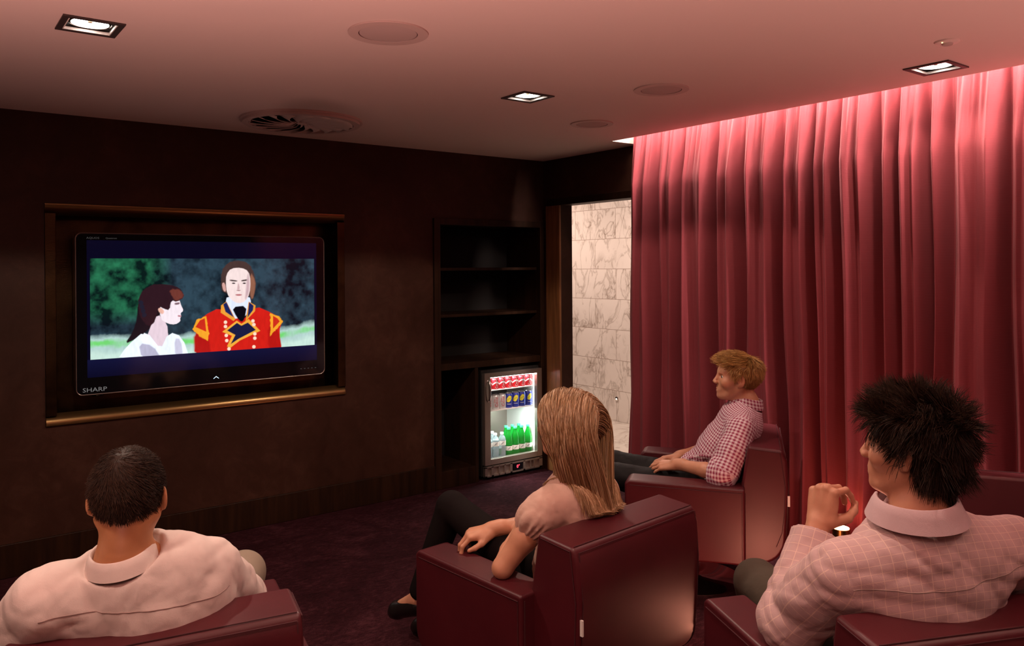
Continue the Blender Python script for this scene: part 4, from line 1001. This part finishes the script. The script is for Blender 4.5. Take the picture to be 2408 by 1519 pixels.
def grow(F_, coll, N, steps, stepl, comb, zmin, seed, hug=.006, keep=.75, jit=.2, clump=0, lift=.0, lens=None, off0=.0):
    """strands from the scalp: comb(local points, t) gives the wanted local direction"""
    r = np.random.default_rng(seed); pts = []
    while len(pts) < N:
        d = r.normal(size=(N*3, 3)); d /= np.linalg.norm(d, axis=1, keepdims=True)
        p = np.array([-.014, 0, .035])+d*np.array([.097, .076, .087]); fr = d[:, 0] > .1
        p[:, 0] = np.where(p[:, 0] > .02, p[:, 0]*1.0, p[:, 0])
        ok = p[:, 2] > zmin(p)
        pts += list(p[ok])
    P = np.array(pts[:N]); W_ = F_.o+(P*F_.s)@F_.R.T
    # snap to the head surface
    for _ in range(3): W_ = W_-ev(coll, W_)[:, None]*grad(coll, W_)
    g = grad(coll, W_); W_ = W_+g*off0
    G3 = lambda L_: np.asarray(L_)@F_.R.T
    D = G3(comb(F_.loc(W_), 0)); D = D+g*lift; D /= np.linalg.norm(D, axis=1, keepdims=True)+1e-9
    if clump:
        cen = r.integers(0, N, clump); dd = ((W_[:, None, :]-W_[cen][None])**2).sum(2); cid = dd.argmin(1); J_ = r.normal(size=(clump, 3))*jit; jn = J_[cid]+r.normal(size=(N, 3))*jit*.25
    else: jn = r.normal(size=(N, 3))*jit
    sc = (.75+.5*r.random(N)) if lens is None else lens(F_.loc(W_), r)
    path = [W_.copy()]; p = W_.copy()
    hugv = hug*(.3+1.2*r.random(N))
    for k in range(1, steps):
        t = k/steps; L_ = F_.loc(p); want = G3(comb(L_, t))+jn*(.4+t); D = D*keep+want*(1-keep); D /= np.linalg.norm(D, axis=1, keepdims=True)+1e-9
        p = p+D*(stepl*sc)[:, None]
        sd = ev(coll, p); m_ = sd < hugv
        if m_.any(): p[m_] += grad(coll, p[m_])*(hugv[m_]-sd[m_])[:, None]
        path.append(p.copy())
    return np.stack(path, 1)
# ------------------------------------------------------------------ materials for people
def skin_mat(name, c1, c2):
    nt = NT(name); c = coords(nt); n1 = noise(nt, c, 18, 4); n2 = noise(nt, c, 420, 2); col = nt.ramp(n1, [(.3, c1), (.7, c2)])
    pbr(nt, col, .48, bump=n2, bstr=.12, bdist=.002, Subsurface_Weight=.12, Subsurface_Radius=(.01, .004, .002), Subsurface_Scale=.6); MT[name] = nt.m
skin_mat('skin_fair', (.56, .265, .155), (.64, .32, .20)); skin_mat('skin_tan', (.46, .20, .09), (.54, .25, .12)); skin_mat('skin_pink', (.50, .225, .135), (.58, .28, .175))
def hair_mat(name, c1, c2, c3, rough=.35, spec=.5):
    nt = NT(name); a = nt.n('Attribute', attribute_name='rnd'); col = nt.ramp(a.outputs['Fac'], [(0, c1), (.5, c2), (1, c3)]); pbr(nt, col, rough, Specular_IOR_Level=spec, Anisotropic=.5); MT[name] = nt.m
hair_mat('hair_blonde', (.22, .105, .042), (.42, .235, .11), (.80, .56, .36)); hair_mat('hair_sandy', (.30, .14, .04), (.48, .26, .08), (.68, .42, .16))
hair_mat('hair_black', (.014, .007, .004), (.026, .012, .007), (.05, .024, .013), .6, .2); hair_mat('hair_brown', (.010, .0045, .003), (.020, .009, .005), (.05, .024, .013), .6, .2)
def cloth_mat(name, base, kind='plain', second=None, size=.02, wdt=.06, bs=.25, rough=.8, sheen=.2, spec=.3):
    nt = NT(name); c = coords(nt); n2 = noise(nt, c, 900, 2); n1 = noise(nt, c, 22, 4, dist=1)
    if kind == 'plain': col = nt.ramp(n1, [(.3, tuple(b*.96 for b in base)), (.7, base)])
    else:
        at = nt.n('Attribute', attribute_name='pat'); sep = nt.n('SeparateXYZ'); nt.link(at.outputs['Vector'], sep.inputs[0]); fr = []
        for k in range(2): fr.append(nt.math('FRACT', nt.math('ADD', nt.math('DIVIDE', sep.outputs[k], size), 50.0)))
        if kind == 'gingham':
            s1 = nt.math('LESS_THAN', fr[0], .5); s2 = nt.math('LESS_THAN', fr[1], .5); f = nt.math('MULTIPLY', nt.math('ADD', s1, s2), .5)
        else:
            s1 = nt.math('LESS_THAN', fr[0], wdt); s2 = nt.math('LESS_THAN', fr[1], wdt); f = nt.math('MAXIMUM', s1, s2)
        mx = nt.n('MixRGB'); nt.link(f, mx.inputs[0]); mx.inputs[1].default_value = (*base, 1); mx.inputs[2].default_value = (*second, 1); col = mx.outputs[0]
    pbr(nt, col, rough, bump=nt.math('ADD', n2, nt.math('MULTIPLY', n1, 3)), bstr=bs, bdist=.003, Specular_IOR_Level=spec); MT[name] = nt.m
cloth_mat('shirt_white', (.71, .60, .56)); cloth_mat('shirt_pink', (.55, .37, .37), 'grid', (.70, .50, .44), .026, .07); cloth_mat('collar_pink', (.57, .41, .43)); cloth_mat('shirt_check', (.70, .57, .62), 'gingham', (.27, .03, .08), .0165)
cloth_mat('blouse', (.66, .43, .35), bs=.4, rough=.6); cloth_mat('trousers_black', (.012, .009, .009), rough=.8, spec=.05); cloth_mat('jeans_black', (.010, .009, .010), rough=.6, spec=.15)
cloth_mat('trousers_khaki', (.30, .24, .18)); cloth_mat('trousers_grey', (.075, .058, .042), rough=.9); simple('shoe_black', (.01, .008, .008), .3); simple('eye_white', (.75, .7, .66), .2); simple('iris', (.06, .04, .03), .2); simple('brow', (.08, .04, .02), .8)
simple('seam_pale', (.36, .26, .24), .9)
# ------------------------------------------------------------------ assembling one person
def collar(mb, cen, axis, fwd, r, h, flare, lean=0, n=40, open_=.5, thick=.0035, fold_=True):
    """stand collar with folded-down leaf around the neck; gap at the front"""
    up = nrm(axis); f = nrm(fwd-up*np.dot(fwd, up)); l = np.cross(up, f)
    def ringp(rad, z, a): return cen+rad*(math.cos(a)*f*1.12+math.sin(a)*l)+up*z
    rows_out = []; A_ = np.linspace(open_*.5, 2*math.pi-open_*.5, n)
    for a in A_:
        fr = (1+math.cos(a))/2; ht = h*(1-.28*fr)
        prof = [(r-.004, -.004), (r-.002, ht*.5), (r-.002, ht), (r+.001, ht+.0025), (r+.005, ht+.001), (r+.009+flare*.3, ht*.55), (r+.012+flare, -.004-.014*fr), (r+.009+flare, -.005-.014*fr), (r+.006+flare*.3, ht*.5), (r+.002, ht*.92), (r+.0005, ht*.5), (r+.0005, -.004)]
        rows_out.append([ringp(q, z, a) for q, z in prof])
    P = np.array(rows_out); a, b = P.shape[:2]
    mb.add(P.reshape(-1, 3), [(i*b+j, i*b+(j+1) % b, (i+1)*b+(j+1) % b, (i+1)*b+j) for i in range(a-1) for j in range(b)])
def local_joints(cm, d, s=1.0):
    o, a = cm; c_, s_ = math.cos(a), math.sin(a); out = {}
    for k, (x, y, z) in d.items(): out[k] = np.array([o[0]+x*c_-y*s_, o[1]+x*s_+y*c_, z])
    return out
def make_person(label, J, Fh, skin, spec):
    base = np.array([J['pel'][0], J['pel'][1], 0.0]); root = empty('person', tuple(base), 0, label, 'person', spec.get('group'))
    s = spec.get('s', 1.0); fem = spec.get('female', False)
    ops = person_ops(J, Fh, s, fem); regs = []
    hb = Fh.o; hr = .155*Fh.s
    for q in 'LR':
        h = spec['hand'+q]; hs = hand_ops(J['wr'+q], h['x'], h['n'], 1 if q == 'L' else -1, h['c'], h.get('sc', s*(.92 if fem else 1.0)), h.get('thumb'), h.get('spread', 1)); ops += hs
        lo, hi = bounds(hs, .006); regs.append((lo, hi, h.get('h', .003)))
    lo, hi = bounds(ops); V, Q = sdf_mesh(ops, [(lo, hi, .009), (hb-hr, hb+hr, spec.get('hh', .0035))]+regs)
    body = raw_mesh('body', V, Q, skin, root, origin=base)
    for sg in (1, -1):
        eo = MB(); c = Fh.w(.0742, .0315*sg, .0025); eo.lathe([(.0001, -.0115), (.007, -.009), (.0115, 0), (.007, .009), (.0001, .0115)], seg=16); eo.v = [tuple(c+np.array(p)*Fh.s*.95-base) for p in eo.v]
        if spec.get('eyes'): 
            e_ = eo.build('eye', MT['eye_white'], root, smooth=True, angle=180)
            io = MB(); io.lathe([(.0001, .0), (.0068, .0), (.0045, .0014), (.0001, .0018)], seg=16); cx = Fh.w(.0846, .0318*sg, .0018)
            io.v = [tuple(cx+Fh.R@np.array([p[2], p[0], p[1]])*Fh.s-base) for p in io.v]; io.build('iris', MT['iris'], e_, smooth=True)
            bo = MB(); bo.tube([Fh.w(.079, .048*sg, .025), Fh.w(.0885, .034*sg, .030), Fh.w(.0935, .016*sg, .026)], [.002, .0035, .0025], 6); bo.v = [tuple(np.array(p)-base) for p in bo.v]; bo.build('eyebrow', MT['brow'], root, smooth=True)
    # clothes
    so, post, h = spec['shirt']; lo, hi = bounds(so, .03); V, Q = sdf_mesh(so, [(lo, hi, h)], post)
    sh = raw_mesh('shirt' if not fem else 'blouse', V, Q, spec['shirt_mat'], root, attrs={'pat': pattern(V, J, spec.get('pat'))}, origin=base)
    to, tpost = spec['trousers']; lo, hi = bounds(to, .02); V, Q = sdf_mesh(to, [(lo, hi, .007)], tpost); raw_mesh('trousers', V, Q, spec['trouser_mat'], root, origin=base)
    for q in 'LR':
        fo = [(1, cap(J['an'+q]-A(0, 0, .03), J['to'+q]-A(0, 0, .008), .042*s, .038*s), .02), (1, cap(J['to'+q]-A(0, 0, .01), J['to'+q]+(J['to'+q]-J['an'+q])*.15-A(0, 0, .012), .036*s, .028*s), .02)]
        zb = min(J['an'+q][2], J['to'+q][2])-.045*s
        lo, hi = bounds(fo, .01); V, Q = sdf_mesh(fo, [(lo, hi, .006)], lambda P, v, zb=zb, q=q: np.maximum(v, np.maximum(zb-P[:, 2], P[:, 2]-(J['an'+q][2]+.01)))); raw_mesh('shoe', V, Q, MT['shoe_black'], root, origin=base)
    return root, base, sh, ops
def neckcut(P, J, off):
    up = nrm(J['neck']-J['pel']); q = P-J['neck']; h = q@up; rad = np.linalg.norm(q-h[:, None]*up, axis=1)
    return h-off-np.maximum(rad-.085, 0)*2.2
def yoke(root_sh, base, so, post, J, h0, u0, u1, sag, n=40, r=.0011, vert=True):
    """thin stitched yoke seam traced on the back of a shirt"""
    up = nrm(J['neck']-J['pel']); lf = nrm(J['shL']-J['shR']); fw = nrm(np.cross(lf, up)); m = MB()
    def trace(us, hs):
        P = J['chest']+np.outer(us, lf)+np.outer(hs, up)-fw*.32
        for _ in range(60): P = P+fw*np.clip(ev(so, P, post)*.7, -.02, .05)[:, None]
        return P-fw*.0008
    u = np.linspace(u0, u1, n); m.tube(list(trace(u, h0+sag*(1-((u-(u0+u1)/2)/((u1-u0)/2))**2))), r, 5)
    m.v = [tuple(np.array(p)-base) for p in m.v]; m.build('yoke_seam', MT['seam_pale'], root_sh, smooth=True)
def cap_hair(root, base, Fh, zmin, mat, infl=(.006, .006, .008), post2=None, hh=.004, extra=()):
    s = Fh.s; Rm = Fh.R.T
    ops = [(1, ell(Fh.w(-.014, 0, .035), (np.array((.097, .076, .087))+np.array(infl))*s, Rm), .02), (1, ell(Fh.w(.020, 0, .022), (np.array((.072, .066, .085))+np.array(infl)*.8)*s, Rm), .03)]+list(extra)
    def post(P, v):
        L_ = Fh.loc(P); cut = (zmin(L_)-L_[:, 2])*.8*s; v = smax(v, cut, .010*s)
        return post2(P, v, L_) if post2 else v
    lo, hi = bounds(ops, .02); V, Q = sdf_mesh(ops, [(lo, hi, hh)], post)
    r = np.random.default_rng(1).random(len(V))*.25+.15
    return raw_mesh('hair', V, Q, mat, root, attrs={'rnd': r}, origin=base)
def zm(xs_, zs_): return lambda L_: np.interp(L_[:, 0], xs_, zs_)
# ================================================================== the four people
REL = [(20, 25, 15)]*4
def fing(a, b, c): return [(a, b, c)]*4
# ---------- man in white shirt, lower left
J = local_joints(CM['m1'], dict(pel=(-.16, 0, .50), chest=(-.25, .02, .76), neck=(-.30, .078, .920), shL=(-.285, .255, .852), shR=(-.240, -.125, .842),
    elL=(-.12, .37, .64), elR=(-.05, -.225, .68), wrL=(.14, .33, .65), wrR=(.20, -.205, .65), hipL=(-.12, .10, .50), hipR=(-.12, -.10, .50), knL=(.34, .26, .54), knR=(.44, -.31, .580), anL=(.42, .28, .10), anR=(.44, -.28, .10), toL=(.56, .31, .05), toR=(.58, -.31, .05)))
Fh = Frame(local_joints(CM['m1'], {'h': (-.305, .068, 1.088)})['h'], R_(70), R_(4), 0, 1.0)
def post_m1(P, v, J=J):
    up = nrm(J['neck']-J['pel']); 
    v = v-fold(P, 3, 9, .0080, (1, 1, 1.3), .8)-fold(P, 8, 24, .0028, (1, 1, 1.2), .9)
    return smax(v, neckcut(P, J, .012), .02)
zm1 = zm([-.12, -.05, -.025, .0, .03, .05, .075, .12], [-.088, -.085, -.03, .012, .02, .06, .078, .095])
hd = dict(x=CM['m1'][1], n=None)
def dirs(cm, *p): a = cm[1]; x, y, z = p; return A(x*math.cos(a)-y*math.sin(a), x*math.sin(a)+y*math.cos(a), z)
c_ = CM['m1']
sp = dict(s=1.0, handL=dict(x=dirs(c_, 1, -.2, -.1), n=A(0, 0, 1), c=REL), handR=dict(x=dirs(c_, 1, .1, -.1), n=A(0, 0, 1), c=REL), hh=.004,
          shirt=(shirt_ops(J, 1.03, 1.85, .006, (.069, .062, .054, .05)), post_m1, .006), shirt_mat=MT['shirt_white'], trousers=(trouser_ops(J, 1.0), None), trouser_mat=MT['trousers_khaki'])
root, base, sh, bops = make_person('man with cropped black hair and white shirt, seated with his back to us, lower left', J, Fh, MT['skin_tan'], sp)
def ph(P, v, L_): return v-.0012*np.sin(L_[:, 0]*300+4*np.sin(L_[:, 1]*90))*np.sin(L_[:, 1]*260+L_[:, 2]*150)
hair = cap_hair(root, base, Fh, zm1, MT['hair_black'], (.002, .000, .003), ph)
H = head_ops(Fh)
def comb1(L_, t):
    x, y, z = L_.T; d = np.stack([x+.055, y-.01, (z-.12)*.7], 1); d /= np.linalg.norm(d, axis=1, keepdims=True)+1e-6
    sw = np.stack([-d[:, 1], d[:, 0], 0*x], 1)*.5; return d*1.0+sw+np.array([.25, 0, -.35])
pa = grow(Fh, H, 9000, 5, .0042, comb1, zm1, 3, .003, .6, .25, 300, .6, off0=.0005)
V, Q, r = ribbons(pa, .00055, .0002, 1); o = raw_mesh('hair_strands', V, Q, MT['hair_black'], hair, attrs={'rnd': r}, origin=base)
mb = MB(); upn = nrm(nrm(J['neck']-J['chest'])+A(0, 0, .6)+dirs(c_, 0, -.12, 0)); collar(mb, J['neck']+upn*.016, upn, dirs(c_, 1, -.12, 0), .068, .033, .008)
mb.v = [tuple(np.array(p)-base) for p in mb.v]; mb.build('collar', MT['shirt_white'], sh, smooth=True, angle=60)
yoke(sh, base, sp['shirt'][0], post_m1, J, .10, -.20, .23, .015)
# ---------- blonde woman, centre
J = local_joints(CM['w'], dict(pel=(-.14, 0.02, .49), chest=(-.20, .03, .725), neck=(-.20, .045, .925), shL=(-.205, .205, .825), shR=(-.185, -.11, .82),
    elL=(-.115, .33, .625), elR=(.0, -.07, .675), wrL=(.045, .085, .672), wrR=(.115, .17, .668), hipL=(-.10, .09, .49), hipR=(-.10, -.09, .49), knL=(.36, .17, .70), knR=(.40, -.06, .50), anL=(.52, .22, .30), anR=(.62, .0, .11), toL=(.64, .24, .23), toR=(.78, .02, .05)))
Fh = Frame(local_joints(CM['w'], {'h': (-.155, .045, 1.080)})['h'], R_(114), R_(2), 0, 1.0)
c_ = CM['w']
def post_w(P, v, J=J):
    up = nrm(J['neck']-J['pel']); v = v-fold(P, 5, 18, .0050, (1.2, 1.2, .5), .8)-fold(P, 9, 50, .0016, (1, 1, 1), .9)
    out = smax(v, neckcut(P, J, -.005), .02)
    for q in 'LR':
        sh_, el = J['sh'+q], J['el'+q]; ax = nrm(el-sh_); w = P-sh_; t = w@ax; rad = w-t[:, None]*ax; an = np.arctan2(rad@nrm(np.cross(ax, A(0, 0, 1))), rad@nrm(np.cross(ax, np.cross(ax, A(0, 0, 1)))))
        near = np.exp(-((t-.085)/.035)**2)*(np.linalg.norm(rad, axis=1) < .12)
        out = out-near*.004*np.sin(an*15+2*np.sin(an*4))
    return out
def sl_w(J):
    o = shirt_ops(J, .90, .30, .002, (.066, .058, .05, .05))
    for q in 'LR':
        ax = nrm(J['el'+q]-J['sh'+q]); o += [(1, ell(J['sh'+q]+ax*.045+A(0, 0, .004), (.074, .068, .064)), .02)]
    return o
sp = dict(s=.93, female=True, handL=dict(x=dirs(c_, .74, -.67, -.1), n=A(0, 0, 1), c=REL), handR=dict(x=dirs(c_, .50, .83, -.14), n=dirs(c_, -.15, .1, 1), c=[(34, 36, 18), (42, 38, 20), (50, 40, 20), (56, 40, 20)], h=.0026, sc=.98, spread=1.5), hh=.004,
          shirt=(sl_w(J), post_w, .005), shirt_mat=MT['blouse'], trousers=(trouser_ops(J, .92, .006, .9), None), trouser_mat=MT['trousers_black'])
root, base, sh, bops = make_person('woman with long straight blonde hair in a short-sleeved peach blouse, seated in the centre', J, Fh, MT['skin_fair'], sp)
zmw = zm([-.12, -.05, -.01, .02, .045, .06, .12], [-.06, -.06, -.03, .0, .03, .055, .085])
hair = cap_hair(root, base, Fh, zmw, MT['hair_blonde'], (.010, .010, .008))
coll = head_ops(Fh, True)[:-14]+sl_w(J)[:4]+[(1, cap(J['neck'], Fh.w(-.02, 0, -.05), .06, .055), .03)]+[(1, rbox(local_joints(c_, {'a': (-.37, 0, .5)})['a'], (.10, .335, .285), .02, np.array([[math.cos(c_[1]), math.sin(c_[1]), 0], [-math.sin(c_[1]), math.cos(c_[1]), 0], [0, 0, 1]])), .02)]
HF = Fh
def combw(L_, t):
    x, y, z = L_.T; k = max(0, 1-t*5.0)
    side = np.stack([-.25+0*x, np.sign(y+.012)*1.3, -.3+0*x], 1); dn = np.stack([-.12+0*x-.30*(z > -.12)*(x > .0), -np.clip(y, -.12, .12)*4.5*(t > .2)*(t < .75), -1+0*x], 1)
    return side*k+dn*(1-k)
lw = lambda L_, r: (.86+.14*r.random(len(L_)))
pa = grow(Fh, coll, 7500, 30, .0172, combw, zmw, 7, .013, .62, .045, 240, .25, lens=lw)
V, Q, r = ribbons(pa, .0009, .0005, 2)
raw_mesh('hair_strands', V, Q, MT['hair_blonde'], hair, attrs={'rnd': r}, origin=base)
# ---------- blond man in profile
J = local_joints(CM['b'], dict(pel=(-.03, 0, .50), chest=(-.195, 0, .735), neck=(-.275, 0, .93), shL=(-.255, .185, .835), shR=(-.255, -.185, .835),
    elL=(-.165, .295, .635), elR=(-.10, -.30, .63), wrL=(.065, .16, .635), wrR=(.07, -.10, .62), hipL=(.0, .10, .485), hipR=(.0, -.10, .485), knL=(.45, .13, .555), knR=(.44, -.10, .56), anL=(.50, .14, .10), anR=(.55, -.12, .10), toL=(.64, .14, .05), toR=(.69, -.13, .05)))
c_ = CM['b']
Fh = Frame(local_joints(CM['b'], {'h': (-.230, 0, 1.068)})['h'], R_(139), R_(6), 0, 1.02)
def post_b(P, v, J=J):
    up = nrm(J['neck']-J['pel']); v = v-fold(P, 13, 16, .0052, (1, 1, 1.3), .8)-fold(P, 19, 40, .0015, (1, 1, 1), .9)
    v = smax(v, neckcut(P, J, .012), .02)
    for q in 'LR':   # rolled cuff
        ax = nrm(J['wr'+q]-J['el'+q]); t = (P-J['el'+q])@ax; dd = np.linalg.norm(P-J['el'+q]-t[:, None]*ax, axis=1)
        v = np.where((dd < .09) & (t > .0), np.maximum(v, t-.055), v)
    return v
sp = dict(s=1.0, eyes=True, pat='cyl', handL=dict(x=dirs(c_, .95, -.28, -.16), n=dirs(c_, .15, .35, 1), c=[(12, 22, 12), (14, 24, 12), (16, 24, 14), (18, 22, 12)], h=.0028, thumb=[(.02, .026, -.012), (.05, .046, -.020), (.078, .052, -.026), (.098, .050, -.030)]), handR=dict(x=dirs(c_, .9, .35, -.12), n=dirs(c_, .2, -.1, 1), c=[(14, 25, 15)]*4), hh=.003,
          shirt=(shirt_ops(J, .98, 1.3, .002, (.066, .066, .060, .05))+[(1, cap(J['pel']+A(0, 0, .04), J['pel']+dirs(c_, .10, 0, .03), .125, .105), .05)], post_b, .0048), shirt_mat=MT['shirt_check'], trousers=(trouser_ops(J, .98, .008), lambda P, v: v-fold(P, 4, 22, .003)), trouser_mat=MT['jeans_black'])
root, base, sh, bops = make_person('blond man in a red gingham shirt seen in profile, hands in his lap', J, Fh, MT['skin_pink'], sp)
zmb = zm([-.12, -.05, -.03, -.012, .012, .018, .035, .05, .07, .12], [-.055, -.06, -.04, .0, .0, -.012, .020, .052, .074, .090])
hair = cap_hair(root, base, Fh, zmb, MT['hair_sandy'], (.006, .005, .010))
def combb(L_, t):
    x, y, z = L_.T; cr = np.array([-.05, .0, .12]); d = L_-cr; d /= np.linalg.norm(d, axis=1, keepdims=True)+1e-6
    f = np.stack([.9+0*x, .25*np.sign(y), .12+0*x], 1)*(x > -.03)[:, None]*(z > .05)[:, None]
    dn = np.stack([.25*(x > -.05)*(x < .03), 0*x, -1+0*x], 1)*(z <= .07)[:, None]*(1-.9*(x > .055))[:, None]
    return d+f*1.1+dn*.8
lb = lambda L_, r: np.where(L_[:, 2] > .06, 1.15, np.where(L_[:, 2] > .02, .65, .4))*(.8+.4*r.random(len(L_)))
pa = grow(Fh, head_ops(Fh), 10000, 9, .0062, combb, zmb, 5, .007, .45, .06, 220, .12, lens=lb, off0=.003)
V, Q, r = ribbons(pa, .0007, .0003, 3); raw_mesh('hair_strands', V, Q, MT['hair_sandy'], hair, attrs={'rnd': r}, origin=base)
mb = MB(); upn = nrm(nrm(J['neck']-J['chest'])+A(0, 0, .5)); collar(mb, J['neck']+upn*.004, upn, dirs(c_, 1, 0, 0), .062, .040, .009)
mb.v = [tuple(np.array(p)-base) for p in mb.v]; co_ = mb.build('collar', MT['shirt_check'], sh, smooth=True, angle=60)
cvs = np.array([v.co for v in co_.data.vertices])+base; fv_ = nrm(dirs(c_, 1, 0, 0)); lv_ = np.cross(upn, fv_); q_ = cvs-J['neck']
pt = np.stack([np.arctan2(q_@lv_, q_@fv_)*.07, q_@upn, 0*q_[:, 0]], 1); a = co_.data.attributes.new('pat', 'FLOAT_VECTOR', 'POINT'); a.data.foreach_set('vector', pt.astype(np.float32).ravel())
# ---------- dark-haired man in pink, right foreground
c_ = CM['m2']
J = local_joints(c_, dict(pel=(-.14, .0, .52), chest=(-.235, .035, .80), neck=(-.275, .07, 1.015), shL=(-.215, .255, .855), shR=(-.285, -.20, .905),
    elL=(-.03, .285, .655), elR=(-.05, -.35, .68), wrL=(.07, .135, .875), wrR=(.18, -.30, .66), hipL=(-.10, .10, .51), hipR=(-.10, -.10, .51), knL=(.44, .12, .565), knR=(.42, -.22, .54), anL=(.50, .03, .10), anR=(.50, -.24, .10), toL=(.64, .04, .05), toR=(.64, -.25, .05)))
Fh = Frame(local_joints(c_, {'h': (-.245, .070, 1.170)})['h'], R_(104), R_(4), R_(0), 1.06)
def post_m2(P, v, J=J):
    up = nrm(J['neck']-J['pel']); v = v-fold(P, 23, 9, .0090, (1, 1, 1.4), .8)-fold(P, 29, 24, .0028, (1, 1, 1.2), .9)
    v = smax(v, neckcut(P, J, .010), .02)
    ax = nrm(J['wrL']-J['elL']); t = (P-J['elL'])@ax; dd = np.linalg.norm(P-J['elL']-t[:, None]*ax, axis=1)
    return np.where((dd < .10) & (t > .1), np.maximum(v, t-np.linalg.norm(J['wrL']-J['elL'])*.90), v)
V3 = lambda *p: nrm(A(*p))
hx = nrm(rr*.20+uu*1.0+vv*.05); hn = nrm(-rr*.82-vv*.58+uu*.1)
sp = dict(s=1.06, eyes=True, handL=dict(x=hx, n=hn, c=[(78, 42, 16), (86, 40, 20), (90, 48, 26), (92, 52, 30)], h=.0024, sc=1.2, spread=.5, thumb=[(.022, .028, -.014), (.036, .048, -.044), (.054, .046, -.070), (.070, .036, -.088)]), handR=dict(x=dirs(c_, 1, .1, -.1), n=A(0, 0, 1), c=REL), hh=.0035,
          shirt=(shirt_ops(J, 1.10, 1.86, .005, (.066, .070, .056, .05)), post_m2, .006), shirt_mat=MT['shirt_pink'], trousers=(trouser_ops(J, 1.05), lambda P, v: v-fold(P, 6, 20, .002)), trouser_mat=MT['trousers_grey'])
root, base, sh, bops = make_person('man with tousled dark hair in a pale pink checked shirt, fingers pinched at his chin', J, Fh, MT['skin_pink'], sp)
zm2 = zm([-.12, -.05, -.03, -.005, .02, .035, .05, .07, .12], [-.105, -.095, -.055, -.01, -.0, .02, .045, .06, .08])
hair = cap_hair(root, base, Fh, zm2, MT['hair_brown'], (.014, .012, .014))
def comb2(L_, t):
    x, y, z = L_.T; d = L_-np.array([-.07, .0, .08]); d /= np.linalg.norm(d, axis=1, keepdims=True)+1e-6
    dn = np.stack([.25*(x > -.02)-.05, 0*x, -1+0*x], 1)*(z < .07)[:, None]; up_ = np.stack([.35+0*x, 0*x, .55+0*x], 1)*(z > .1)[:, None]*(x > -.02)[:, None]
    return d*.8+dn*.8+up_
l2 = lambda L_, r: (.7+.6*r.random(len(L_)))*np.where((L_[:, 0] < -.05) & (L_[:, 2] < .01), 1.35, 1)*np.where((L_[:, 0] > -.01) & (L_[:, 2] < .055), .5, 1)
pa = grow(Fh, head_ops(Fh), 12000, 11, .0058, comb2, zm2, 9, .013, .66, .42, 200, .22, lens=l2, off0=.008)
V, Q, r = ribbons(pa, .0007, .0002, 4); raw_mesh('hair_strands', V, Q, MT['hair_brown'], hair, attrs={'rnd': r}, origin=base)
mb = MB(); upn = nrm(nrm(J['neck']-J['chest'])+A(0, 0, .5)); collar(mb, J['neck']+upn*.0+dirs(c_, 0, .012, 0), upn, dirs(c_, 1, .45, 0), .084, .048, .016)
mb.v = [tuple(np.array(p)-base) for p in mb.v]; mb.build('collar', MT['collar_pink'], sh, smooth=True, angle=60)
yoke(sh, base, sp['shirt'][0], post_m2, J, .09, -.22, .23, .010)
